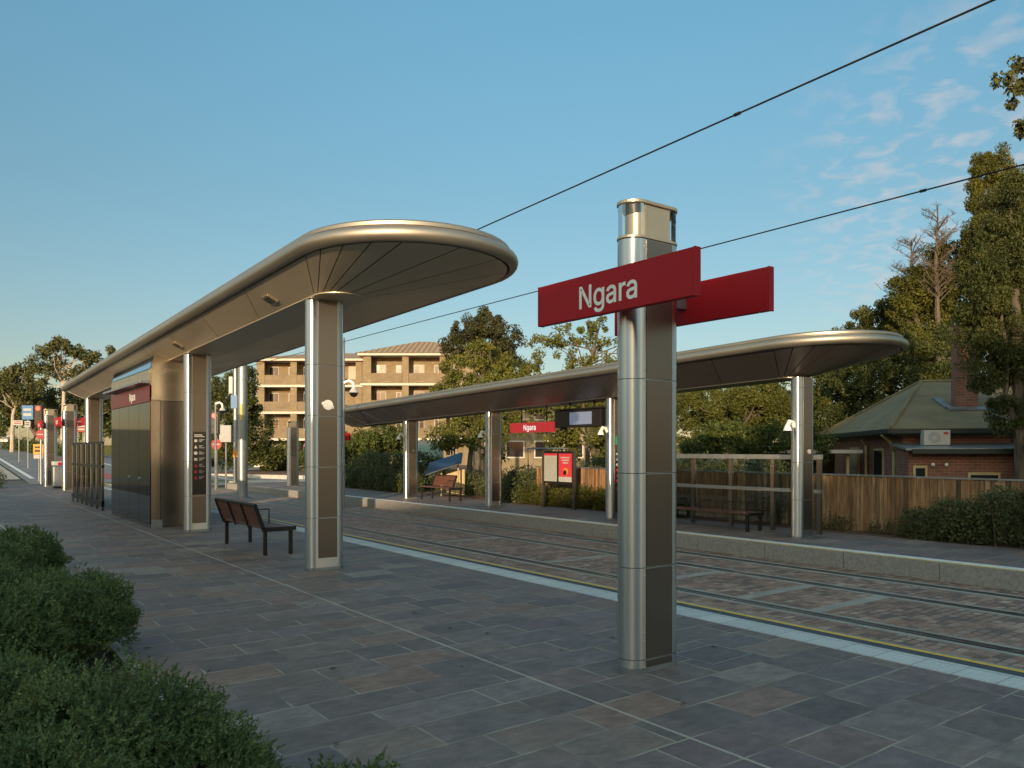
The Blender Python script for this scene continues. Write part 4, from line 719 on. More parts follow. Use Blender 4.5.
# ------------------------------------------------------------------ kiosk
ky0, ky1 = 17.85, 22.2
k = thing('ticket_kiosk', 'stainless steel and smoked glass kiosk with red Ngara band under the near canopy', 'kiosk', (3.76, ky0, 0))
L = ky1 - ky0
body = MB(); body.box(.03, 1.15, .02, L, .0, 2.69); body.build('cabinet', M['panel'], k)
prof = [(0, 2.70), (0, 3.36), (.02, 3.38), (.085, 3.69), (.28, 3.66), (.42, 3.63), (1.15, 3.62), (1.15, 2.70)]
MB().prism(prof, 0.0, L, 'y').build('steel_hood', M['hood'], k)
each(MB().box(.02, .20, -.004, .019, .02, 2.69).box(.215, 1.15, -.004, .019, .02, 2.69), 'front_panel', M['kiosk_front'], k, bevel=.002)
MB().box(.025, .24, -.02, -.005, 0.0, .17).build('plinth_box', M['galv'], k, bevel=.004)
MB().box(-.20, -.001, .0, L, 3.06, 3.11).build('ledge', M['galv'], k, bevel=.004)
gz = MB(); gz.add([(.012, .03, 3.385), (.012, L - .05, 3.385), (.075, L - .05, 3.685), (.075, .03, 3.685)], [(0, 1, 2, 3)])
gz.build('tilted_glazing', M['skyglass'], k)
gp = MB()
for i in range(4): gp.box(-.012, -.002, .06 + i * (L - .1) / 4, .06 + (i + 1) * (L - .1) / 4 - .03, 3.13, 3.34)
each(gp, 'clerestory_panel', M['bronze'], k)
rb = MB().box(-.010, .029, .0, L, 2.68, 3.03).build('red_band', M['red_dark'], k)
text_mesh(.22, 'station_name', M['white'], rb, frame((0, -1, 0), (0, 0, 1), (-.012, 1.75, 2.86)))
gls = MB()
for i in range(4): gls.box(.0, .028, i * L / 4 + .01, (i + 1) * L / 4 - .01, .08, 2.67)
each(gls, 'glass_front', M['kioskglass'], k, bevel=.002)
MB().box(.004, .029, 0, L, 0, .075).build('kick_rail', M['panel'], k)
hd = MB()
for yy in (1.05, 2.15): hd.disc((-.02, yy, 1.02), (1, 0, 0), .035, .02, 12)
hd.disc((.9, -.02, .97), (0, 1, 0), .025, .016, 12)
each(hd, 'lock', M['steel'], k)

# glazed windbreak of the near platform
wb = thing('glazed_windbreak', 'low bronze framed glass windbreak on the near platform past the kiosk', 'screen', (3.80, 23.7, 0))
n = 6; Lw = 5.4
for i in range(n + 1):
    MB().box(-.03, .03, i * Lw / n - .04, i * Lw / n + .04, 0, 1.83).build('post', M['panel'], wb, bevel=.004)
rl = MB()
for z0, z1 in ((1.83, 1.88), (1.17, 1.23), (.12, .26)): rl.box(-.035, .035, -.04, Lw + .04, z0, z1)
each(rl, 'rail', M['dark'], wb)
gg = MB()
for i in range(n):
    gg.box(-.005, .005, i * Lw / n + .045, (i + 1) * Lw / n - .045, .265, 1.165); gg.box(-.005, .005, i * Lw / n + .045, (i + 1) * Lw / n - .045, 1.235, 1.825)
each(gg, 'glass_pane', M['glass'], wb)

# far platform windbreak
wf = thing('steel_windbreak', 'waist high steel framed glass windbreak behind the backless bench on the far platform', 'screen', (13.97, 8.72, 0))
Lw = 5.25
for i in range(6):
    MB().box(-.03, .03, i * 1.05 - .045, i * 1.05 + .045, 0, 1.455).build('post', M['panel'], wf, bevel=.003)
rl = MB().box(-.05, .05, -.05, Lw + .05, 1.46, 1.56).build('top_rail', M['galv'], wf, bevel=.006)
MB().box(-.035, .035, -.05, Lw + .05, .80, .87).build('mid_rail', M['galv'], wf, bevel=.004)
gg = MB()
for i in range(5): gg.box(-.005, .005, i * 1.05 + .05, (i + 1) * 1.05 - .05, .15, .79).box(-.005, .005, i * 1.05 + .05, (i + 1) * 1.05 - .05, .88, 1.45)
each(gg, 'glass_pane', M['glass'], wf)

# ------------------------------------------------------------------ benches
def bench(label, loc, rz, L=2.05, back=True, backspan=None, arms=(.85,), group=None):
    """seat faces local +x, length along y; origin at rear leg nearest y=0"""
    root = thing('bench', label, 'bench', loc, rz, group)
    for yy in (.03, L - .09):
        for xx in (0.0, .41): MB().box(xx, xx + .05, yy, yy + .06, 0, .37).build('leg', M['dark'], root, bevel=.004)
    fr = MB()
    for yy in (.03, L - .09): fr.box(-.01, .47, yy - .001, yy + .061, .371, .405)
    each(fr, 'seat_frame', M['dark'], root)
    st = MB()
    for i in range(6): st.box(.0 + i * .082, .066 + i * .082, 0, L, .409, .437)
    st.build('seat', M['timber'], root, bevel=.004)
    ss = MB()
    for yy in (0, L * .33, L * .66, L - .03): ss.box(.0, .50, yy - .0, yy + .035, .395, .408)
    each(ss, 'seat_bearer', M['dark'], root)
    each(MB().box(-.01, .50, -.016, -.001, .38, .445).box(-.01, .50, L + .001, L + .016, .38, .445), 'seat_edge', M['dark'], root)
    if back:
        y0, y1 = backspan or (0, L)
        rt = Matrix.Rotation(R(-20), 3, 'Y')
        bk = MB()
        for i in range(6): bk.box(-.02, .0, y0 + .03, y1 - .03, .03 + i * .058, .083 + i * .058, rt, (0, 0, .43))
        bk.build('backrest', M['timber'], root, bevel=.003)
        sup = MB()
        for j in range(4):
            yy = y0 + (y1 - y0 - .04) * j / 3
            sup.box(-.045, -.021 if j in (1, 2) else .012, yy, yy + .04, -.03, .39, rt, (0, 0, .43))
        each(sup, 'back_support', M['dark'], root, bevel=.003)
        MB().box(-.04, .01, y0, y1, .38, .41, rt, (0, 0, .43)).build('top_rail', M['dark'], root)
    for ya in arms:
        MB().tube([(.06, ya, .43), (.06, ya, .66), (.40, ya, .66), (.40, ya, .43)], .012, 6).build('armrest', M['dark'], root)
    return root
bench('dark slatted bench with reclined timber back on the near platform beside the speaker column', (4.20, 12.08, 0), 0, L=2.08, arms=(.95,))
bench('red brown timber bench with backrest on the far platform in sunlight', (13.78, 23.1, 0), math.pi, L=1.9, backspan=(.0, 1.35), arms=(1.65,))
bench('long backless bench with armrests on the far platform behind the sign pylon', (13.68, 12.7, 0), math.pi, L=2.9, back=False, arms=(.3, .9, 1.6, 2.2, 2.8)).scale = (1, 1, .86)

# ------------------------------------------------------------------ far platform fittings
hs = thing('hanging_station_sign', 'red Ngara sign hung under the far canopy in sunlight', 'sign', (13.2, 15.85, 0))
hb_ = MB().box(-.03, .03, 0, 1.95, 2.13, 2.40).build('sign_board', M['red_glow'], hs)
text_mesh(.19, 'station_name', M['white_glow'], hb_, frame((0, -1, 0), (0, 0, 1), (-.032, 1.05, 2.265)))
for yy in (.35, 1.45): MB().tube([(0, yy, 2.4), (0, yy, fz(16) + .03)], .018, 8).build('hanger', M['dark'], hs)
ds = thing('passenger_display', 'black hanging departure display with lit screen beside the green-signed column', 'display', (13.2, 13.95, 0))
MB().box(-.14, .14, 0, 1.75, 2.22, 2.66).build('housing', M['black'], ds, bevel=.02)
MB().box(-.149, -.141, .33, 1.15, 2.29, 2.60).build('screen', M['screen'], ds)
MB().box(-.16, .16, -.02, 1.8, 2.67, 2.70).build('hood', M['dark'], ds)
for yy in (.4, 1.3): MB().tube([(0, yy, 2.70), (0, yy, fz(14.6) + .02)], .025, 8).build('hanger', M['dark'], ds)
MB().disc((0, 1.55, 2.14), (0, 0, 1), .10, .08, 16).build('speaker_dome', M['dark'], ds)

pb = thing('poster_board', 'steel framed notice board with a pale timetable and a red poster on the far platform', 'notice board', (14.3, 16.3, 0))
for yy in (0, 1.34): MB().box(-.04, .04, yy, yy + .08, 0, 1.66).build('post', M['panel'], pb, bevel=.004)
MB().box(-.035, .035, .085, 1.335, .70, 1.62).build('case', M['dark'], pb)
MB().box(-.042, -.0355, .11, .66, .76, 1.55).build('red_poster', M['poster_red'], pb)['label'] = 'red poster'
po = MB().box(-.042, -.0355, .75, 1.31, .76, 1.55).build('timetable', M['poster_grey'], pb)
MB().box(-.045, -.0425, .75, 1.31, 1.49, 1.55).build('timetable_heading', M['poster_red'], po)
tl = MB()
for i in range(11):
    for j in range(3): tl.box(-.0445, -.0425, .79 + j * .17, .93 + j * .17 - .02 * ((i + j) % 3), .82 + i * .058, .838 + i * .058)
tl.build('timetable_lines', M['grey'], po)
pr = MB().box(-.045, -.0425, .11, .66, .76, .90).build('poster_footer', M['offwhite'], pb)
pt_ = MB()
for i in range(3): pt_.box(-.0445, -.0425, .2 + .03 * i, .58 - .05 * i, 1.42 - i * .075, 1.455 - i * .075)
pt_.build('poster_text', M['offwhite'], pb)
MB().disc((-.0425, .36, 1.05), (-1, 0, 0), .10, .003, 18).build('poster_picture', M['orange'], pb)
MB().disc((-.0458, .39, 1.02), (-1, 0, 0), .07, .003, 14).build('poster_picture', M['black'], pb)

# hooded blue panel over a garden machine/solar panel on posts
sl = pw(444, 464, 28)
so = thing('solar_panel', 'tilted dark blue solar panel on a frame behind the red timber bench', 'solar panel', (sl.x, sl.y, 0), -TH)
rt = Matrix.Rotation(R(24), 3, 'X') @ Matrix.Rotation(R(-20), 3, 'Y')
MB().box(-.66, .66, -.42, .42, -.02, .02, rt, (0, 0, 1.18)).build('panel', M['solar'], so)
MB().box(-.68, .68, -.44, .44, -.045, -.021, rt, (0, 0, 1.18)).build('panel_frame', M['galv'], so)
for xx in (-.1, .5): MB().tube([(xx, .1, 0), (xx, .1, 1.03 + xx * .25)], .03, 8).build('post', M['cream'], so)
cb0 = pw(456, 470, 28.8)
bx = thing('garden_cabinet', 'pale yellow cabinet under the solar panel', 'cabinet', (cb0.x, cb0.y, 0), -TH)
MB().box(-.34, .34, -.25, .25, 0, .95).build('cabinet', M['cream'], bx, bevel=.02)
MB().box(-.30, .30, -.262, -.252, .06, .9).build('door', M['cream'], bx)
g = pw(428, 452, 38)
gs = thing('roadside_notice', 'pale teal notice panel among the shrubs behind the solar panel', 'sign', (g.x, g.y, 0), -TH)
MB().box(-.75, .75, -.02, .02, .3, 2.1).build('panel', M['offwhite'], gs)
MB().box(-.6, .65, -.027, -.021, .9, 1.9).build('print', M['teal'], gs)
for xx in (-.7, .66): MB().box(xx, xx + .05, .021, .06, 0, 2.0).build('post', M['galv'], gs)

# ------------------------------------------------------------------ litter bin and poles on the left
b = thing('litter_bin', 'steel litter bin with a blue and red lid band beside the distant sign pylons', 'bin', (4.62, 38.9, 0))
MB().box(-.32, .32, -.28, .28, .08, .95).build('body', M['galv'], b, bevel=.03)
MB().box(-.34, .34, -.30, .30, .98, 1.16).build('lid', M['offwhite'], b, bevel=.03)
MB().box(-.15, .15, -.31, -.301, 1.0, 1.12).build('opening', M['red'], b)
MB().box(-.28, .28, -.24, .24, 0, .078).build('plinth', M['dark'], b)

def on_ground(px, d): 
    p = cw((px - HX) / F * d, d); return Vector((p.x, p.y, terr(p.x, p.y)))
def traffic_light(px, d, top, label, sign=True):
    p = on_ground(px, d); root = thing('traffic_light', label, 'traffic light', p, -TH, 'traffic lights beyond the stop')
    zt = H + (HY - top) / F * d - p.z
    MB().tube([(0, 0, 0), (0, 0, zt - .1)], .06, 10).build('pole', M['galv'], root)
    hd = MB().box(-.22, .22, -.28, -.06, zt - 1.15, zt).build('signal_head', M['black'], root, bevel=.03)
    for i in range(3):
        MB().disc((0, -.281, zt - .2 - i * .36), (0, -1, 0), .12, .02, 16).build('lens', M['redlamp'] if i == 0 else M['dark'], hd)
    if sign:
        s_ = MB().disc((.03, -.08, zt - 1.65), (0, -1, 0), .27, .02, 20).build('round_sign', M['sign_red'], root)
        MB().box(-.15, .2, -.115, -.101, zt - 1.68, zt - 1.62).build('sign_symbol', M['sign_white'], s_)
    return root
traffic_light(41, 44, 405, 'traffic light showing red left of the litter bin, with a round red sign')
traffic_light(216.5, 40, 412, 'traffic light showing red seen between the kiosk column and the steel poles')
def sign_post(px, d, items, label, r=.04, top=None, name='road_sign'):
    p = on_ground(px, d); root = thing(name, label, 'road sign', p, -TH)
    zmax = max(i[3] for i in items) if top is None else H + (HY - top) / F * d - p.z
    MB().tube([(0, 0, 0), (0, 0, zmax)], r, 8).build('pole', M['galv'], root)
    for (x0, x1, z0, z1, m, w) in items:
        s_ = MB().box(x0, x1, -.07, -.045, z0, z1).build('sign_plate', M[m], root, bevel=.02)
        if w:
            MB().box(x0 * .7, x1 * .7, -.078, -.071, z0 + (z1 - z0) * .62, z0 + (z1 - z0) * .78).build('sign_symbol', M[w], s_)
            MB().box(x0 * .7, x1 * .7, -.078, -.071, z0 + (z1 - z0) * .25, z0 + (z1 - z0) * .45).build('sign_symbol', M[w], s_)
    return root
sign_post(28, 58, [(-.42, .42, 3.6, 4.65, 'blue', 'sign_white'), (-.22, .22, 3.05, 3.5, 'sign_white', 'greentrim')], 'tall post with a blue and white parking guide sign on the far left')
sign_post(39, 46, [(-.30, .30, 1.6, 2.2, 'orange', 'black'), (-.28, .28, 1.35, 1.58, 'sign_white', None)], 'low post with an orange and white notice below the left traffic light')
sign_post(19, 66, [(-.5, .35, 3.1, 3.5, 'sign_white', 'sign_red')], 'small white and red sign on a thin post at the far left')
sign_post(83, 46, [(-.35, .42, 2.95, 3.45, 'sign_red', 'sign_white')], 'red and white give-way board above the glazed windbreak', .03)
# steel poles in the track reserve
p = pw(242.5, 498, 31.4); p.z = TZ
cp = thing('overhead_line_pole', 'thick galvanised steel pole standing between the tracks', 'pole', p, -TH)
MB().tube([(0, 0, 0), (0, 0, 7.5)], [.20, .175], 20).build('shaft', M['galv'], cp, smooth=True)
MB().disc((0, 0, 0), (0, 0, 1), .30, .04, 20).build('base_plate', M['galv'], cp)
MB().box(-.03, .05, -.205, -.192, 3.1, 3.75).build('yellow_tag', M['yellow'], cp)
MB().tube([(0, 0, 7.0), (-1.2, 2.0, 7.0)], .03, 8).build('bracket_arm', M['galv'], cp)
p = on_ground(235.5, 42)
sp2 = thing('street_pole', 'slim grey street pole with blue and orange plates behind the thick pole', 'pole', p, -TH)
MB().tube([(0, 0, 0), (0, 0, 8.5)], .12, 14).build('shaft', M['galv'], sp2, smooth=True)
MB().box(-.20, .14, -.15, -.13, 4.2, 4.9).build('blue_plate', M['blue'], sp2)
MB().box(-.08, .14, -.15, -.13, 1.6, 2.0).build('orange_plate', M['orange'], sp2)
MB().box(-.32, -.13, -.10, .10, 5.0, 5.9).build('controller_box', M['offwhite'], sp2)
def mast_camera(px, d, base_py, top, arm_py, label):
    p = on_ground(px, d); root = thing('camera_mast', label, 'camera mast', p, -TH, 'dome cameras on thin masts')
    zt = H + (HY - top) / F * d - p.z; za = H + (HY - arm_py) / F * d - p.z
    MB().tube([(0, 0, 0), (0, 0, zt)], .05, 8).build('mast', M['galv'], root)
    MB().tube([(0, 0, za), (.18, 0, za + .08), (.32, 0, za), (.34, 0, za - .18)], .05, 8).build('arm', M['white'], root, smooth=True)
    o = MB().tube([(.34, 0, za - .16), (.34, 0, za - .32)], [.07, .17], 14).build('camera_housing', M['offwhite'], root, smooth=True)
    MB().sphere((.34, 0, za - .32), .15, half=True).build('lens_dome', M['black'], o, smooth=True)
mast_camera(343.5, 26, 480, 338, 383, 'white dome camera on a thin mast at the right edge of the speaker column')
mast_camera(215.5, 38, 480, 402, 404, 'white dome camera seen just right of the pictogram column')
q = on_ground(226, 42)
cb_ = thing('equipment_cabinet', 'pale grey equipment box on a post right of the red traffic light', 'cabinet', q, -TH)
MB().tube([(0, 0, 0), (0, 0, 2.4)], .05, 8).build('post', M['galv'], cb_); MB().box(-.32, .32, -.15, .1, 2.4, 3.3).build('box', M['sign_white'], cb_, bevel=.02)

# parked car on the hill
def parked_car(px, d, label, rz, m):
    p = on_ground(px, d); root = thing('parked_car', label, 'car', p, rz)
    MB().prism([(-2.1, .35), (-2.1, .75), (-1.5, .9), (-.9, 1.4), (.7, 1.42), (1.4, .95), (2.1, .85), (2.15, .35)], -.85, .85, 'y').build('body', m, root, bevel=.06)
    MB().prism([(-1.25, .93), (-.82, 1.33), (.62, 1.35), (1.15, .95)], -.86, .86, 'y').build('side_windows', M['darkglass'], root)
    for xx in (-1.35, 1.35):
        for s in (-1, 1):
            w = MB().disc((xx, s * .88, .32), (0, -s, 0), .32, .2, 20).build('wheel', M['rubber'], root)
parked_car(6, 108, 'small pale car parked on the hill at the far left', R(70), M['carpaint'])

# ------------------------------------------------------------------ overhead wires
def wire(name, X, Z0, fall, label, lumps):
    pts = [(X, y, H + Z0 - fall * y) for y in (-12, 10, 30, 60, 120)]
    root = tag(MB().tube(pts, .0108, 6).build(name, M['dark']), label, 'wire', 'overhead tram wires')
    for y in lumps:
        o = MB().tube([(X, y - .04, H + Z0 - fall * y), (X, y + .04, H + Z0 - fall * y)], .021, 8).build('wire_clamp', M['dark'], root)
wire('overhead_wire', 7.6, 4.075, .0245, 'higher overhead wire crossing the upper sky above the near canopy', (5.8,))
wire('overhead_wire', 10.9, 3.54, .0, 'lower overhead wire passing behind the red sign pylon', (5.25,))

# ------------------------------------------------------------------ paling fence
fe = thing('paling_fence', 'weathered timber paling fence with grey capping behind the far platform', 'fence', (15.5, -6, 0))
pal = MB(); y = 0; rnd = random.Random(3)
while y < 25.5:
    w = .070 + rnd.random() * .012; t = rnd.random() * .012; hh = (1.06 + min(y + 0, 15) / 15 * .05)
    pal.box(-.011 - t, .011 - t, y, y + w, -.3, hh - rnd.random() * .015); y += w + .007
pal.build('palings', M['fence'], fe)
cpp = MB(); cpp.add([(-.05, 0, 1.055), (.05, 0, 1.055), (.05, 15, 1.112), (-.05, 15, 1.112), (-.05, 0, 1.085), (.05, 0, 1.085), (.05, 15, 1.142), (-.05, 15, 1.142)],
    [(0, 3, 2, 1), (4, 5, 6, 7), (0, 1, 5, 4), (2, 3, 7, 6), (1, 2, 6, 5), (3, 0, 4, 7)]); cpp.box(-.05, .05, 15.002, 25.5, 1.112, 1.142)
cpp.build('capping', M['galv'], fe)
MB().box(.03, .08, 0, 25.5, .75, .83).build('rail', M['fence'], fe)

# ------------------------------------------------------------------ brick house
A = Vector((10.9, 22.6)); u = Vector((2, 10.4)).normalized(); w = Vector((u.y, -u.x))
ho = cw(A.x, A.y); hrz = math.atan2(*( (lambda v: (v.y, v.x))(cw(w.x, w.y)) ))
house = thing('brick_house', 'single storey red brown brick house with olive hipped roof behind the paling fence', 'house', (ho.x, ho.y, 0), hrz)
# local x to the right along the front, local y away from the viewer
W, D, ez = 13.0, 10.6, 2.28
wal = MB().box(.45, W, .45, D - .45, -.6, ez - .12).build('wall', M['brick'], house)
rz_ = 4.02
rf = MB(); rf.add([(0, 0, ez), (W, 0, ez), (W, D, ez), (0, D, ez), (2.4, D / 2, rz_), (W - 2.4, D / 2, rz_),
                   (0, 0, ez - .06), (W, 0, ez - .06), (W, D, ez - .06), (0, D, ez - .06)],
                  [(0, 1, 5, 4), (1, 2, 5), (2, 3, 4, 5), (3, 0, 4), (0, 6, 7, 1), (1, 7, 8, 2), (2, 8, 9, 3), (3, 9, 6, 0), (6, 9, 8, 7)])
roof = rf.build('roof', M['roofgreen'], house)
hp = MB()
for a, b_ in (((0, 0, ez), (2.4, D / 2, rz_)), ((0, D, ez), (2.4, D / 2, rz_)), ((2.4, D / 2, rz_), (W - 2.4, D / 2, rz_)), ((W, 0, ez), (W - 2.4, D / 2, rz_))):
    hp.tube([Vector(a) + Vector((0, 0, .02)), Vector(b_) + Vector((0, 0, .02))], .06, 6)
hp.build('ridge_capping', M['roofgreen'], roof)
gt = MB().box(-.08, W, -.10, -.005, ez - .16, ez - .02).box(-.10, -.005, -.10, D, ez - .16, ez - .02).build('gutter', M['greentrim'], house, bevel=.01)
MB().box(.02, W - .02, .02, .44, ez - .2, ez - .09).box(.02, .44, .45, D - .1, ez - .2, ez - .09).build('eave_lining', M['greentrim'], house)
ch = MB().box(2.46, 3.06, 2.1, 2.6, 2.5, 5.4).build('chimney', M['brick'], roof)
MB().box(2.40, 3.12, 2.04, 2.66, 5.4, 5.52).build('chimney_cap', M['brick'], roof)
slope = (rz_ - ez) / (D / 2)
fl = MB(); rt = Matrix.Rotation(math.atan(slope), 3, 'X')
fl.box(-.72, .72, -.3, .05, .01, .045, rt, (2.85, 1.95, ez + slope * 1.95)).build('chimney_flashing', M['galv'], roof)
fl = MB().box(-.78, -.56, .05, 1.2, .01, .045, rt, (2.85, 1.95, ez + slope * 1.95)).build('chimney_flashing', M['galv'], roof)
# skillion lean-to in front
ln = MB().box(.25, 5.2, -.8, .44, -.6, 1.62).build('lean_to_wall', M['brick'], house)
MB().add([(.1, -1.1, 1.64), (5.5, -1.1, 1.64), (5.5, .449, 1.80), (.1, .449, 1.80), (.1, -1.1, 1.70), (5.5, -1.1, 1.70), (5.5, .449, 1.86), (.1, .449, 1.86)],
         [(0, 3, 2, 1), (4, 5, 6, 7), (0, 1, 5, 4), (2, 3, 7, 6), (1, 2, 6, 5), (3, 0, 4, 7)]).build('lean_to_roof', M['galv'], house)
MB().box(.25, 5.55, -1.2, -1.105, 1.55, 1.68).build('lean_to_gutter', M['greentrim'], house)
def house_window(x0, x1, z0, z1, y, side=False):
    if side:
        f = MB().box(y - .05, y + .02, x0, x1, z0, z1).build('window', M['cream'], house); MB().box(y - .06, y - .051, x0 + .07, x1 - .07, z0 + .07, z1 - .07).build('pane', M['darkglass'], f)
    else:
        f = MB().box(x0, x1, y - .05, y + .02, z0, z1).build('window', M['cream'], house); MB().box(x0 + .06, x1 - .06, y - .06, y - .051, z0 + .06, z1 - .07).build('pane', M['darkglass'], f)
house_window(.36, .72, .85, 1.22, -.8); house_window(1.75, 2.55, .5, 1.04, -.8)
house_window(2.4, 3.5, .5, 1.7, .45, True); house_window(5.6, 6.9, .6, 1.75, .45, True)
dpp = MB().tube([(-.05, .7, 2.1), (.2, .8, 1.9), (.36, 1.0, 1.6), (.36, 1.0, -.3)], .05, 8).build('downpipe', M['cream'], house)
MB().tube([(.2, 4.2, 2.0), (.36, 4.3, 1.8), (.36, 4.3, -.3)], .045, 8).build('downpipe', M['cream'], house)
fl_ = MB().sphere((.86, -.85, 1.25), .05).build('floodlight', M['white'], house); MB().sphere((1.2, -.85, 1.25), .05).build('floodlight', M['white'], house)
ac = MB().box(.78, 1.46, -.38, -.02, 1.79, 2.21).build('air_conditioner', M['offwhite'], house, bevel=.01)
MB().disc((1.05, -.383, 2.0), (0, -1, 0), .165, .004, 24).build('fan_grille', M['grey'], ac)
MB().disc((1.05, -.388, 2.0), (0, -1, 0), .055, .004, 14).build('fan_hub', M['offwhite'], ac)
MB().box(1.28, 1.40, -.384, -.381, 2.09, 2.15).build('badge', M['redlit'], ac)
fg = MB()
for i in range(5): fg.box(.91, 1.19, -.3925, -.3885, 1.905 + i * .045, 1.912 + i * .045)
fg.build('grille_bars', M['offwhite'], ac)
cpt = cw(11.5, 26.5)
car_p = thing('carport', 'low carport with corrugated roof at the left end of the brick house', 'carport', (cpt.x, cpt.y, 0), hrz)
MB().box(-2.6, .2, -.2, 3.5, 1.56, 1.66).build('roof', M['rooftop'], car_p)
MB().box(-2.65, .25, -.3, -.205, 1.54, 1.66).build('gutter', M['slabedge'], car_p)
for xx in (-2.4, -.2): MB().box(xx, xx + .09, 0, .09, -.5, 1.56).build('post', M['cream'], car_p)
MB().box(-2.5, .1, 3.3, 3.4, -.5, 1.55).build('back_wall', M['brick_far'], car_p)

# ------------------------------------------------------------------ apartment building
ap0 = cw(0, 86)
apt = thing('apartment_building', 'four storey buff brick apartment block with balconies and tiled hip roof', 'apartment building', (ap0.x, ap0.y, 0), -TH)
k_ = 86 / 785
def lx(px): return (px - 512) * k_
def zz_(py): return H + (450 - py) * k_
def block(x0, x1, yf, bays, ze, zr, hipl=True, hipr=True, depth=14):
    MB().box(x0, x1, yf + 1.8, yf + depth, -1, ze - .1).build('wall', M['brick_orange'], apt)
    for xa, xb in ((x0, x0 + .25), (x1 - .25, x1)):
        MB().box(xa, xb, yf, yf + 1.79, -1, ze - .1).build('side_wall', M['brick_orange'], apt)
    for fi, zf in enumerate((8.83, 5.83, 2.83, -.15)):
        MB().box(x0 - .25, x1 + .25, yf - .25, yf + 1.78, zf - .12, zf + .12).build('balcony_slab', M['slabedge'], apt)
        for (a, b_) in bays:
            MB().box(a, b_, yf - .05, yf + .12, zf + .122, zf + 1.25).build('balcony_parapet', M['brick_brown'], apt)
    for (a, b_) in bays:
        for fi, zf in enumerate((8.83, 5.83, 2.83, -.15)):
            top = zf + 2.8
            mid = (a + b_) / 2
            f = MB().box(a + .3, mid - .2, yf + 1.72, yf + 1.798, zf + .125, top - .45).build('window', M['grey'], apt)
            MB().box(a + .38, (a + mid) / 2 + .02, yf + 1.70, yf + 1.718, zf + .2, top - .52).build('pane', M['darkglass'], f)
            MB().box((a + mid) / 2 + .08, mid - .28, yf + 1.70, yf + 1.718, zf + .2, top - .52).build('pane', M['curtain'] if (fi * 3 + int(a)) % 4 == 1 else M['darkglass'], f)
            f = MB().box(mid + .9, b_ - .3, yf + 1.72, yf + 1.798, zf + 1.0, top - .5).build('window', M['grey'], apt)
            MB().box(mid + 1.0, b_ - .4, yf + 1.70, yf + 1.718, zf + 1.1, top - .58).build('pane', M['darkglass'], f)
    edges = sorted(set([x0 + .3] + [v for ab in bays for v in ab] + [x1 - .3]))
    for i in range(len(bays) + 1):
        c = x0 + .55 if i == 0 else (x1 - .55 if i == len(bays) else (bays[i - 1][1] + bays[i][0]) / 2)
        MB().box(c - .35, c + .35, yf - .1, yf + .35, -1, ze - .12).build('pier', M['brick_orange'], apt)
    MB().box(x0 - .5, x1 + .5, yf - .6, yf + depth + .4, ze - .1, ze + .15).build('fascia', M['slabedge'], apt)
    e = .75; xa, xb, ya, yb = x0 - e, x1 + e, yf - e, yf + depth + e; ym = (ya + yb) / 2; hl = (yb - ya) / 2
    ra = xa + (hl * .75 if hipl else 0); rb_ = xb - (hl * .75 if hipr else 0)
    MB().add([(xa, ya, ze + .16), (xb, ya, ze + .16), (xb, yb, ze + .16), (xa, yb, ze + .16), (ra, ym, zr), (rb_, ym, zr)],
             [(0, 1, 5, 4), (1, 2, 5), (2, 3, 4, 5), (3, 0, 4), (3, 2, 1, 0)]).build('roof', M['tile'], apt)
block(lx(250), lx(360), 2.2, [(lx(255), lx(285.5)), (lx(291), lx(337))], zz_(358), zz_(343), True, False)
block(lx(363), lx(473), 0, [(lx(369), lx(402)), (lx(409), lx(440)), (lx(446), lx(468))], zz_(355), zz_(333))
MB().box(lx(341), lx(350), 3.95, 3.998, zz_(376), zz_(362)).build('window', M['curtain'], apt)
# second block glimpsed between the trees
b2 = cw(3.5, 62)
a2 = thing('apartment_block', 'orange brick apartment block glimpsed between trees behind the hanging sign', 'apartment building', (b2.x, b2.y, 0), -TH - .3)
MB().box(-5, 3, 0, 9, -.5, 7).build('wall', M['brick_orange'], a2)
MB().box(-5.4, 3.4, -.4, 9.4, 7.0, 7.3).build('roof', M['tile'], a2)
for i in range(3):
    for j in range(2):
        f = MB().box(-4.2 + i * 2.4, -2.6 + i * 2.4, -.06, -.002, 1 + j * 3, 2.4 + j * 3).build('window', M['slabedge'], a2)
        MB().box(-4.1 + i * 2.4, -2.7 + i * 2.4, -.08, -.061, 1.1 + j * 3, 2.3 + j * 3).build('pane', M['darkglass'], f)

# low block wall with rail behind far hedge
q = pw(560, 468, 27)
gw = thing('garden_wall', 'low pale sandstone garden wall with a steel frame behind the poster board', 'wall', (q.x, q.y, 0), -TH + .2)
MB().box(-1.2, 1.6, 0, .25, -.3, 1.0).build('wall', M['bluepanel'], gw)
MB().tube([(-1.1, .1, 1.0), (-1.1, .1, 1.7), (.3, .1, 1.7) , (.3, .1, 1.0)], .035, 6).build('steel_frame', M['galv'], gw)

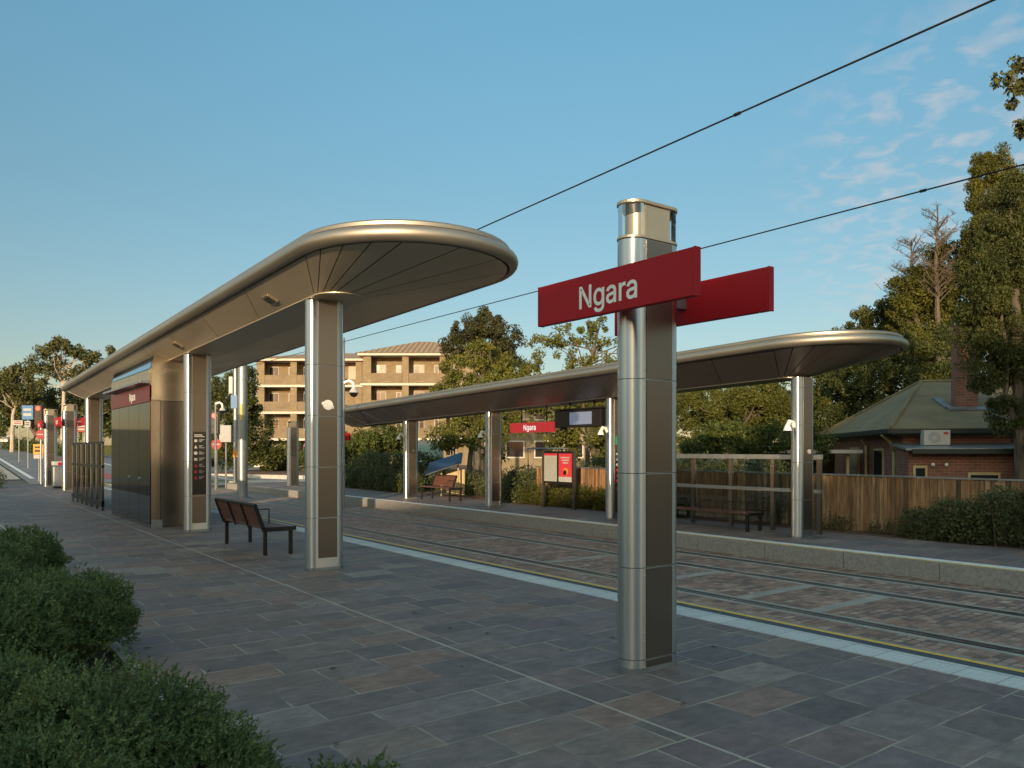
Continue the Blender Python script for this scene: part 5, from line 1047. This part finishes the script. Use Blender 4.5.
# ------------------------------------------------------------------ foliage
def leaf_cloud(centers, radii, nper, size, seed, aspect=.5, droop=0.0, shell=.45):
    """many small leaf faces through ellipsoidal clumps; returns verts, quads"""
    rg = np.random.default_rng(seed)
    centers = np.asarray(centers, float); radii = np.asarray(radii, float)
    if radii.ndim == 1: radii = np.repeat(radii[:, None], 3, 1)
    idx = np.repeat(np.arange(len(centers)), nper)
    N = len(idx)
    d = rg.normal(size=(N, 3)); d /= np.linalg.norm(d, axis=1, keepdims=True)
    r = rg.random(N) ** shell
    p = centers[idx] + d * radii[idx] * r[:, None]
    a = rg.normal(size=(N, 3)) + d * .6; a[:, 2] -= droop; a /= np.linalg.norm(a, axis=1, keepdims=True)
    b_ = np.cross(a, rg.normal(size=(N, 3))); b_ /= np.linalg.norm(b_, axis=1, keepdims=True)
    s = size * (.6 + .8 * rg.random(N))[:, None]
    v = np.empty((N, 4, 3)); v[:, 0] = p - a * s * .5; v[:, 1] = p + b_ * s * aspect * .5; v[:, 2] = p + a * s * .5; v[:, 3] = p - b_ * s * aspect * .5
    return v.reshape(-1, 3), np.arange(N * 4).reshape(-1, 4)

def crown_clumps(lobes, seed, ncl, cr, fill=.35):
    """clump centres spread over and inside a set of lobes (centre, (rx,ry,rz))"""
    rg = np.random.default_rng(seed); cs = []; rs = []
    vol = np.array([l[1][0] * l[1][1] + l[1][0] * l[1][2] for l in lobes]); vol = vol / vol.sum()
    for l, f in zip(lobes, vol):
        k = max(3, int(ncl * f))
        d = rg.normal(size=(k, 3)); d /= np.linalg.norm(d, axis=1, keepdims=True)
        rr = np.where(rg.random(k) < fill, rg.random(k) ** .5, .82 + .2 * rg.random(k))
        c = np.array(l[0]) + d * np.array(l[1]) * rr[:, None] * .92
        cs.append(c); rs.append(cr * (.6 + .8 * rg.random(k)))
    return np.vstack(cs), np.concatenate(rs)

def limb(mb, a, b_, r0, r1, rnd, n=5):
    a = Vector(a); b_ = Vector(b_); L = (b_ - a).length; pts = []; rs = []
    for i in range(n + 1):
        t = i / n; p = a.lerp(b_, t)
        if 0 < i < n: p += Vector((rnd.uniform(-1, 1), rnd.uniform(-1, 1), rnd.uniform(-.5, 1))) * L * .05
        p.z += math.sin(t * math.pi) * L * .06
        pts.append(p); rs.append(r0 + (r1 - r0) * t)
    mb.tube(pts, rs, 6)

def tree(name, label, base_px, d, lobes_px, m, ncl=60, nleaf=160, leafpx=3.4, clpx=9, trunk_r=.18, bark='bark', seed=1, group=None, fill=.35, aspect=.55, base_z=None, limbs=10, depthk=1.0, droop=0, cat='tree', maxn=None):
    """lobes_px: (px, py, rx, ry[, dd]) given by where the crown stands in view at distance d, built as real volumes"""
    p0 = cw((base_px - HX) / F * d, d); bz = terr(p0.x, p0.y) if base_z is None else base_z; p0.z = bz
    root = thing(name, label, cat, p0, 0, group)
    kk = d / F; lobes = []
    for l in lobes_px:
        dd = l[4] if len(l) > 4 else 0
        c = pw(l[0], l[1], d) + cw(0, dd) - Vector(p0) if False else (pw(l[0], l[1], d) + Vector((S_ * dd, C_ * dd, 0)) - Vector(p0))
        rx = l[2] * kk; lobes.append((tuple(c), (rx * depthk if depthk < 1 else rx, rx, l[3] * kk)))
    cs, rs = crown_clumps(lobes, seed, ncl, clpx * kk, fill)
    v, q = leaf_cloud(cs, rs, nleaf, leafpx * kk, seed, aspect, droop)
    np_mesh('crown', v, q, m, root)
    rnd = random.Random(seed); tb = MB()
    topc = Vector(max(lobes, key=lambda l: l[0][2])[0])
    avg = sum((Vector(l[0]) for l in lobes), Vector()) / len(lobes)
    fork = Vector((avg.x * .3, avg.y * .3, max(1.0, min(l[0][2] - l[1][2] for l in lobes) * .9 + .3)))
    tb.tube([(0, 0, -.2), (0, 0, 0.1), fork * .5, fork, fork.lerp(topc, .6), topc], [trunk_r * 1.35, trunk_r * 1.1, trunk_r, trunk_r * .85, trunk_r * .5, trunk_r * .15], 9)
    for i in rnd.sample(range(len(cs)), min(limbs, len(cs))):
        st = fork.lerp(topc, rnd.uniform(0, .6)); limb(tb, st, cs[i], trunk_r * .38, trunk_r * .07, rnd)
    tb.build('trunk', M[bark], root, smooth=True)
    return root

def hedge(name, label, boxes, m, leaf, dens, seed, group=None, clump=.22, aspect=.5, cat='hedge'):
    """boxes: (x, y, z, rx, ry, rz) mounds"""
    cx = np.mean([b_[0] for b_ in boxes]); cy = np.mean([b_[1] for b_ in boxes])
    root = thing(name, label, cat, (cx, cy, -.03), 0, group)
    lobes = [((b_[0] - cx, b_[1] - cy, b_[2] + .03), (b_[3], b_[4], b_[5])) for b_ in boxes]
    area = sum((l[1][0] * l[1][1] + l[1][1] * l[1][2] + l[1][0] * l[1][2]) * 4 for l in lobes)
    ncl = int(area * 1.1 / (clump * clump)); cs, rs = crown_clumps(lobes, seed, ncl, clump, .25)
    keep = cs[:, 2] > -.05; cs = cs[keep]; rs = rs[keep]
    nl = max(12, int(dens * area / len(cs)))
    v, q = leaf_cloud(cs, rs, nl, leaf, seed, aspect)
    v[:, 2] = np.maximum(v[:, 2], 0.0)
    np_mesh('foliage', v, q, m, root)
    rnd = random.Random(seed); tb = MB()
    for i in rnd.sample(range(len(cs)), min(16, len(cs))):
        limb(tb, (cs[i][0] * .7 + lobes[0][0][0] * .0, cs[i][1] * .9, 0), cs[i], .015, .005, rnd, 3)
    tb.build('stems', M['bark'], root)
    return root

# foreground shrubs: sprigs of small leaves over rounded mounds
def shrub(label, mounds, seed, nsprig, leaf=.024, group='shrubs in the planting bed'):
    rg = np.random.default_rng(seed)
    cx = np.mean([m_[0] for m_ in mounds]); cy = np.mean([m_[1] for m_ in mounds])
    root = thing('shrub', label, 'shrub', (cx, cy, -.03), 0, group)
    mm = np.array(mounds, float); mm[:, 0] -= cx; mm[:, 1] -= cy; mm[:, 2] += .03
    wgt = mm[:, 3] * mm[:, 4]; wgt /= wgt.sum()
    idx = rg.choice(len(mm), nsprig, p=wgt)
    d = rg.normal(size=(nsprig, 3)); d[:, 2] = np.abs(d[:, 2]) * .9 - .25; d /= np.linalg.norm(d, axis=1, keepdims=True)
    # lumpy radius
    lump = 1 + .13 * np.sin(d[:, 0] * 7 + idx * 2) * np.sin(d[:, 1] * 8 + 1) + .08 * np.sin(d[:, 2] * 17 + d[:, 0] * 13)
    rr = lump * (.60 + .40 * rg.random(nsprig) ** .5)
    base = mm[idx, :3] + d * mm[idx, 3:6] * rr[:, None]
    g = d + rg.normal(size=d.shape) * .55; g[:, 2] += .25; g /= np.linalg.norm(g, axis=1, keepdims=True)
    ln = .03 + .045 * rg.random(nsprig)
    V = []; nl = 13
    for i in range(nl):
        t = (i + .5) / nl
        p = base + g * (ln * t)[:, None]
        a = rg.normal(size=d.shape); a -= (a * g).sum(1, keepdims=True) * g; a /= np.linalg.norm(a, axis=1, keepdims=True)
        ax = a * (1 - .5 * t) + g * (.45 + .9 * t); ax /= np.linalg.norm(ax, axis=1, keepdims=True)
        sd_ = np.cross(ax, g + rg.normal(size=d.shape) * .3); sd_ /= np.linalg.norm(sd_, axis=1, keepdims=True)
        s = (leaf * (.7 + .6 * rg.random(nsprig)) * (1 - .3 * t))[:, None]
        v = np.empty((nsprig, 4, 3)); v[:, 0] = p; v[:, 1] = p + ax * s * .5 + sd_ * s * .34; v[:, 2] = p + ax * s; v[:, 3] = p + ax * s * .5 - sd_ * s * .34
        V.append(v)
    v = np.concatenate(V).reshape(-1, 3); keep = None
    v[:, 2] = np.maximum(v[:, 2], 0.005)
    np_mesh('foliage', v, np.arange(len(v)).reshape(-1, 4), M['leaf_bush'], root)
    tb = MB(); rnd = random.Random(seed)
    for k2 in range(60):
        i = rnd.randrange(nsprig); m_ = mm[idx[i]]
        limb(tb, (m_[0] + rnd.uniform(-.1, .1), m_[1] + rnd.uniform(-.1, .1), 0), base[i], .008, .003, rnd, 4)
    tb.build('stems', M['bark'], root)
    dl = v.reshape(-1, 4, 3)[rg.choice(len(v) // 4, len(v) // 4 // 45, replace=False)].copy(); dl[:, :, 2] += .004
    np_mesh('dry_leaves', dl.reshape(-1, 3), np.arange(len(dl) * 4).reshape(-1, 4), M['leaf_rust'], root)
    # dark dense heart of crossing twigs and old leaves
    vv, qq = leaf_cloud(mm[:, :3], mm[:, 3:6] * .72, int(9000 / len(mm)), .05, seed + 5, .6)
    vv[:, 2] = np.maximum(vv[:, 2], 0.004)
    np_mesh('inner_leaves', vv, qq, M['leaf_bush'], root)
    return root
# mounds: x, y, z, rx, ry, rz
shrub('large bright green shrub filling the bottom left corner', [(.50, 3.85, .22, .66, .58, .44), (.05, 4.2, .28, .6, .55, .44), (.92, 3.6, .12, .38, .42, .30), (.2, 3.3, .2, .5, .5, .38), (-.45, 4.5, .25, .5, .5, .4)], 11, 27000, .0165)
shrub('second green shrub along the bed behind the corner one', [(.88, 7.1, .25, .48, .65, .42), (.45, 6.6, .25, .40, .5, .42), (.2, 7.4, .3, .5, .7, .45), (-.1, 6.4, .25, .45, .6, .4)], 12, 17000, .019)
shrub('third green shrub at the left edge of the paving', [(.85, 11.2, .25, .5, .8, .42), (.5, 10.0, .25, .5, .7, .4), (.4, 9.0, .2, .45, .6, .36)], 13, 7000, .028)
hedge('hedge', 'tall unseen hedge left of the view, added for dark reflections and shade', [(-4.2, y_, 1.0, .9, 1.6, 1.5 + .3 * math.sin(y_)) for y_ in range(5, 36, 2)], M['leaf_mid'], .12, 130, 29, clump=.4)  # out of view; added to darken the kiosk reflections and cast shade
shrub('low sprig of shrub just cut by the bottom edge', [(1.52, 3.50, .03, .13, .12, .13), (1.72, 3.44, .02, .13, .10, .12)], 14, 260, .019)
hedge('hedge', 'rounded distant hedge at the left edge beyond the paving', [(2.0, 41, .3, .8, 1.6, .55)], M['leaf_hedge'], .07, 260, 21)
hedge('hedge', 'grey green hedge in front of the paling fence at the right', [(15.0, 7.2, .22, .40, .55, .36), (15.0, 6.5, .32, .42, .6, .46), (15.02, 5.8, .45, .45, .7, .56), (15.05, 5.0, .55, .48, .8, .66), (15.05, 4.0, .60, .5, .9, .70), (15.05, 2.6, .60, .5, .9, .7)], M['leaf_hedge'], .05, 1500, 22, clump=.16)
hedge('hedge', 'clipped olive hedge in sunlight behind the poster board', [(15.0, y_, .22, .42, .75, .38) for y_ in (13.6, 14.7, 15.8, 16.9, 18.0, 19)], M['leaf_gold'], .06, 900, 23, clump=.18)
hedge('hedge', 'dark hedge mass behind the far platform left of the bench', [(15.2, y_, .3, .6, .9, .62) for y_ in (27.4, 28.8, 30.2, 31.6, 33)] + [(16.6, y_, .7, .9, 1.4, .9) for y_ in (28.5, 31, 33.5)], M['leaf_hedge'], .09, 520, 24, clump=.25)
hedge('hedge', 'dark rounded shrub between the red bench and the canopy column', [(15.0, 20.3, .25, .5, .8, .5), (15.9, 20.6, .5, .8, 1.0, .6), (16.2, 22.3, .3, .8, 1.1, .55), (16.4, 24.2, .3, .8, 1.1, .5)], M['leaf_hedge'], .08, 600, 25, clump=.22)
hedge('climbing_shrub', 'thin leafy shrub growing against the fence behind the windbreak', [(15.2, 10.7, .45, .22, .5, .5), (15.2, 9.2, .1, .15, .5, .2), (15.2, 7.9, .05, .15, .6, .16)], M['leaf_hedge'], .05, 420, 26, clump=.14, cat='shrub')

GT = 'trees beyond the far platform'
# right hand group
tree('cypress_tree', 'tall columnar conifer rising highest at the right edge', 994, 36, [(988, 168, 12, 20), (981, 190, 12, 34), (1000, 172, 11, 26), (990, 215, 18, 44), (1008, 205, 14, 46), (976, 225, 12, 36), (992, 270, 26, 50), (1000, 330, 30, 50), (1030, 260, 24, 60), (1012, 215, 18, 50), (978, 240, 16, 40)], M['leaf_gold'], 520, 250, 2.7, 6, .3, seed=31, fill=.35, base_z=-.5, aspect=.35, droop=-.8, limbs=2)
tree('conifer_tree', 'dark drooping conifer overhanging the right side of the brick house roof and its chimney', 1032, 20.5, [(1010, 205, 26, 36), (992, 255, 32, 40), (980, 300, 26, 34), (1012, 320, 44, 50), (968, 330, 15, 22), (990, 365, 24, 28), (1015, 400, 28, 36), (1030, 450, 22, 36), (1045, 280, 50, 80)], M['leaf_dark'], 340, 330, 3.4, 10, .25, seed=32, fill=.35, base_z=-.5, droop=.9, aspect=.3, limbs=3)
tree('conifer_tree', 'bushy olive tree left of the columnar conifer', 930, 38, [(930, 300, 26, 40), (915, 330, 28, 40), (945, 275, 22, 36), (938, 292, 20, 24), (935, 262, 13, 20), (918, 285, 15, 20), (940, 345, 30, 36), (960, 310, 20, 45), (900, 300, 16, 22)], M['leaf_gold'], 280, 230, 2.5, 7, .28, seed=33, base_z=-.5)
tree('broadleaf_tree', 'rounded olive tree just above the tip of the far canopy', 868, 42, [(872, 322, 22, 20), (855, 345, 28, 22), (895, 315, 20, 20), (885, 350, 30, 30), (835, 362, 24, 18)], M['leaf_gold'], 150, 210, 2.5, 7, .25, seed=34, base_z=-.5)
tree('broadleaf_tree', 'dark leafy tree directly behind the brick house roof', 885, 33, [(850, 395, 36, 36), (890, 385, 40, 40), (925, 365, 34, 40), (945, 400, 30, 40), (835, 430, 26, 26), (960, 350, 22, 40)], M['leaf_dark'], 220, 240, 2.8, 9, .25, seed=35, base_z=-.5, fill=.4)
tree('gum_tree', 'leafy gum branch reaching in at the upper right edge', 1085, 20, [(1012, 78, 13, 12), (1018, 96, 12, 10), (1024, 68, 12, 12), (1024, 130, 6, 5), (1045, 90, 20, 30), (1075, 70, 30, 40), (1090, 120, 30, 30)], M['leaf_gum'], 70, 60, 5.5, 7, .16, 'bark', seed=36, base_z=-.5, droop=.6, limbs=24)
def bare_tree(label, px, d, top, spread, seed):
    p = cw((px - HX) / F * d, d); p.z = -.5; root = thing('bare_tree', label, 'tree', p)
    kk = d / F; zt = H + (HY - top) * kk + .5; rnd = random.Random(seed); tb = MB()
    tb.tube([(0, 0, 0), (.1, 0, zt * .5), (0, .1, zt * .8), (0, 0, zt)], [.2, .14, .08, .015], 7)
    tw = MB()
    for i in range(60):
        t = rnd.uniform(.66, .97); a = rnd.uniform(0, 6.28); L = spread * kk * (1.25 - t) * 2.2 * rnd.uniform(.6, 1.1)
        s = Vector((0, 0, zt * t)); e = s + Vector((math.cos(a) * L, math.sin(a) * L, L * rnd.uniform(.5, 1.0)))
        limb(tb, s, e, .026, .008, rnd, 4)
        for j in range(7):
            q = s.lerp(e, rnd.uniform(.3, 1)); e2 = q + Vector((rnd.uniform(-1, 1), rnd.uniform(-1, 1), rnd.uniform(.1, 1))) * L * .35
            limb(tb, q, e2, .011, .005, rnd, 2)
            for _ in range(2):
                q2 = q.lerp(e2, rnd.uniform(.4, 1)); limb(tb, q2, q2 + Vector((rnd.uniform(-1, 1), rnd.uniform(-1, 1), rnd.uniform(.1, 1))) * L * .16, .008, .004, rnd, 1)
    tb.build('trunk', M['bark'], root)
bare_tree('bare brown dead conifer poking above the olive trees', 938, 37, 205, 22, 5)
bare_tree('rusty bare tree top left of the dead conifer', 912, 39, 238, 24, 6)
# centre behind the windbreak
tree('broadleaf_tree', 'low spreading tree with sunlit yellow top seen above the windbreak', 720, 34, [(700, 425, 36, 34), (740, 420, 34, 36), (775, 425, 30, 34), (690, 405, 18, 16), (760, 400, 26, 20), (805, 420, 26, 34)], M['leaf_gold'], 230, 230, 2.4, 7, .2, seed=41, group=GT, base_z=-.3, fill=.4)
tree('broadleaf_tree', 'dark rounded shrub tree just above the fence behind the windbreak', 735, 27, [(735, 440, 34, 20), (700, 448, 20, 14), (770, 442, 26, 18), (812, 446, 20, 18)], M['leaf_mid'], 90, 190, 3.2, 8, .14, seed=42, group=GT, base_z=-.3, fill=.5)
tree('broadleaf_tree', 'dense backdrop tree filling the gap behind the pylon', 800, 46, [(700, 400, 40, 30), (780, 400, 50, 34), (640, 400, 34, 30), (830, 390, 30, 40)], M['leaf_mid'], 190, 200, 2.6, 9, .25, seed=43, group=GT, base_z=-.3)
tree('jacaranda_tree', 'open feathery tree with sky showing through left of the red sign', 588, 44, [(545, 345, 16, 13), (562, 335, 17, 11), (590, 337, 18, 14), (610, 350, 18, 18), (575, 360, 22, 12), (540, 362, 14, 9), (640, 345, 22, 18), (600, 325, 15, 8)], M['leaf_fresh'], 85, 85, 2.7, 5.5, .13, 'bark', seed=44, group=GT, base_z=-.3, limbs=20, fill=.25)
tree('broadleaf_tree', 'leafy green tree below the feathery one behind the hanging display', 600, 36, [(560, 420, 28, 30), (590, 440, 30, 28), (615, 415, 26, 34), (540, 395, 24, 20), (580, 390, 30, 20), (640, 430, 24, 34)], M['leaf_fresh'], 140, 170, 3.1, 8, .18, seed=45, group=GT, base_z=-.3)
tree('broadleaf_tree', 'round dark crowned tree right of the apartment roof', 480, 66, [(475, 336, 26, 24), (496, 343, 28, 24), (462, 346, 20, 18), (485, 324, 20, 14), (508, 362, 22, 24)], M['leaf_plum'], 170, 190, 2.2, 6, .3, seed=46, group=GT, base_z=-.3)
tree('broadleaf_tree', 'bright yellow green tree in front of the apartment block', 478, 48, [(460, 372, 24, 16), (490, 365, 26, 20), (510, 380, 24, 22), (475, 350, 14, 12), (445, 390, 18, 12), (480, 395, 40, 20)], M['leaf_fresh'], 110, 130, 2.8, 6.5, .2, seed=47, group=GT, base_z=-.3, limbs=16)
tree('broadleaf_tree', 'low green tree under the far canopy left of the poster board', 468, 36, [(462, 430, 26, 18), (490, 440, 24, 20), (440, 440, 16, 12), (510, 425, 20, 18), (475, 412, 24, 12)], M['leaf_fresh'], 90, 120, 3.0, 7, .14, seed=48, group=GT, base_z=-.3, limbs=14)
tree('broadleaf_tree', 'dark shrubby tree in front of the apartment balconies', 378, 42, [(372, 445, 26, 16), (400, 440, 24, 20), (355, 452, 16, 14), (420, 452, 18, 14)], M['leaf_mid'], 90, 160, 2.8, 7, .14, seed=49, group=GT, base_z=-.3, fill=.5)
tree('conifer_tree', 'dark tall tree at the left side of the apartment block', 238, 60, [(235, 405, 24, 34), (250, 430, 22, 34), (222, 440, 20, 30), (265, 455, 14, 14), (240, 380, 16, 18), (215, 400, 12, 24)], M['leaf_dark'], 170, 200, 2.4, 7, .3, seed=50, group=GT, base_z=-.3)
tree('broadleaf_tree', 'low shrubs at the foot of the apartment block', 290, 62, [(290, 455, 24, 14), (320, 458, 20, 12), (270, 462, 20, 12), (345, 455, 20, 14)], M['leaf_mid'], 70, 140, 2.6, 6, .1, seed=51, group=GT, base_z=-.3, cat='shrub')
hedge('hedge', 'dark hedge line just visible over the paling fence behind the windbreak', [(18.2, y_, .5, .8, 1.5, .95) for y_ in (13.2, 15.0, 17.0, 19.0)], M['leaf_hedge'], .09, 420, 28, clump=.28)
# far left gums
GG = 'gum trees on the hill at the far left'
tree('gum_tree', 'tall open gum tree at the far left standing highest on the hill', 62, 82, [(60, 352, 22, 9), (85, 356, 18, 8), (45, 362, 16, 8), (70, 372, 24, 8), (104, 352, 10, 5), (92, 376, 14, 7), (55, 345, 16, 6), (40, 378, 14, 8)], M['leaf_gum'], 95, 80, 2.7, 5, .20, 'gumbark', seed=61, group=GG, limbs=40, fill=.2)
tree('gum_tree', 'leaning gum tree cut by the left edge of the view', 12, 84, [(15, 385, 20, 14), (5, 375, 12, 10), (30, 395, 16, 12), (0, 400, 20, 14), (25, 370, 12, 6)], M['leaf_gum'], 90, 100, 2.7, 5, .20, 'gumbark', seed=62, group=GG, limbs=24)
tree('gum_tree', 'low leafy gum behind the distant pylons', 85, 90, [(75, 400, 26, 16), (100, 392, 20, 18), (55, 405, 20, 14), (90, 415, 26, 14), (118, 395, 20, 20)], M['leaf_gum'], 110, 110, 2.7, 6, .20, 'gumbark', seed=63, group=GG, limbs=20)
tree('gum_tree', 'shadowy tree on the hill behind the blue sign', 30, 105, [(20, 410, 30, 16), (50, 415, 28, 16), (0, 420, 20, 16), (75, 422, 26, 14), (110, 415, 24, 22)], M['leaf_mid'], 130, 120, 2.6, 7, .3, 'bark', seed=64, group=GG, limbs=12)
tree('gum_tree', 'dark tree line filling the gap right of the gums', 130, 110, [(130, 410, 30, 26), (165, 415, 30, 26), (195, 410, 26, 26), (110, 430, 26, 14)], M['leaf_mid'], 110, 130, 2.6, 8, .3, 'bark', seed=65, group=GG)
hedge('hedge', 'low roadside shrubs up the hill at the far left', [(p_.x, p_.y, terr(p_.x, p_.y) + .3, 2.0, 2.0, .9) for p_ in [cw((x_ - 512) / F * d_, d_) for x_, d_ in ((22, 92), (36, 88), (48, 84), (60, 80), (75, 78))]], M['leaf_mid'], .25, 40, 27, clump=.5)

pc = thing('pit_cover', 'stone filled access cover with a thin metal frame in the paving beside the sign pylon', 'pit cover', (5.08, 4.12, 0), R(3))
fm = MB().box(-.26, .26, -.20, -.188, -.05, .004).box(-.26, .26, .188, .20, -.05, .004).box(-.26, -.248, -.1879, .1879, -.05, .004).box(.248, .26, -.1879, .1879, -.05, .004)
fm.build('frame', M['galv'], pc); MB().box(-.2478, .2478, -.1877, .1877, -.05, .003).build('infill', M['paving_dark'], pc)
# fallen leaves on the paving
rg = random.Random(9); lf = MB()
for i in range(40):
    x = rg.uniform(1.4, 5.8); y = rg.uniform(3, 26); a = rg.uniform(0, 6.28); s = rg.uniform(.018, .035)
    ca, sa = math.cos(a), math.sin(a)
    lf.add([(x - ca * s, y - sa * s, .005), (x - sa * s * .5, y + ca * s * .5, .012), (x + ca * s, y + sa * s, .007), (x + sa * s * .5, y - ca * s * .5, .011)], [(0, 1, 2, 3)])
tag(lf.build('fallen_leaves', M['leaf_rust']), 'scattered dry brown leaves on the near paving', 'fallen leaves', kind='stuff')

# ------------------------------------------------------------------ unseen buildings and trees added behind the viewer to throw the foreground shade
def along(t, p):   # t metres downwind of the sun direction, p metres to its right
    return Vector((SUN_T.x * t + SUN_T.y * p, SUN_T.y * t - SUN_T.x * p, 0))
def shade_house(t, p, w, dp, h, label, m):
    c = along(t, p); root = thing('added_shade_building', label, 'building', (c.x, c.y, -.3), math.atan2(SUN_T.y, SUN_T.x))
    MB().box(-dp / 2, dp / 2, -w / 2, w / 2, 0, h).build('wall', m, root)
    MB().box(-dp / 2 - .3, dp / 2 + .3, -w / 2 - .3, w / 2 + .3, h, h + .35).build('roof', M['tile'], root)
    for i in range(int(w / 3.2)):
        for j in range(int(h / 3)):
            yy = -w / 2 + 1.2 + i * 3.2
            f = MB().box(dp / 2 + .002, dp / 2 + .06, yy, yy + 1.4, 1 + j * 3, 2.5 + j * 3).build('window', M['slabedge'], root)
            MB().box(dp / 2 + .061, dp / 2 + .08, yy + .1, yy + 1.3, 1.1 + j * 3, 2.4 + j * 3).build('pane', M['darkglass'], f)
    return root
shade_house(-36, -13.6, 22, 10, 9.0, 'brown brick building behind the viewer on the left, added to cast shade', M['brick_far'])
shade_house(-36, .7, 6.5, 10, 9.2, 'narrow unseen brick building directly behind the viewer, added for shade', M['brick_far'])
shade_house(-38, 18.5, 29.2, 10, 13.6, 'tall brick building behind the viewer on the right, added to shade the house', M['brick_far'])
shade_house(-36, -36, 22, 10, 9.4, 'long brick building far behind on the left, added to shade the platform ends', M['brick_far'])
shade_house(-38, 44, 20, 12, 12.0, 'broad unseen brick building far behind on the right, added to block the sun', M['brick_far'])
def behind_tree(t, p, h, label, seed):
    c = along(t, p); rnd = random.Random(seed); root = thing('added_shade_tree', label, 'tree', (c.x, c.y, -.3), 0, 'unseen trees added behind the viewer for shade')
    lobes = [((rnd.uniform(-2, 2), rnd.uniform(-2, 2), h * rnd.uniform(.5, .85)), (2.6, 2.6, 2.0)) for _ in range(6)]
    cs, rs = crown_clumps(lobes, seed, 90, .8, .3); v, q = leaf_cloud(cs, rs, 60, .32, seed); np_mesh('crown', v, q, M['leaf_mid'], root)
    MB().tube([(0, 0, 0), (0, 0, h * .45), (0, 0, h * .75)], [.3, .22, .08], 8).build('trunk', M['bark'], root)
behind_tree(-24, 7, 9.0, 'leafy unseen tree behind the viewer near the long building, added for shade', 71)
behind_tree(-22, 16, 11.5, 'tall leafy tree behind the viewer to the right, added for shade', 72)
behind_tree(-26, 24, 12.5, 'tallest leafy tree far behind the viewer to the right, added for shade', 73)
behind_tree(-25, -28, 6.5, 'small leafy tree behind the viewer to the left, added for shade', 74)
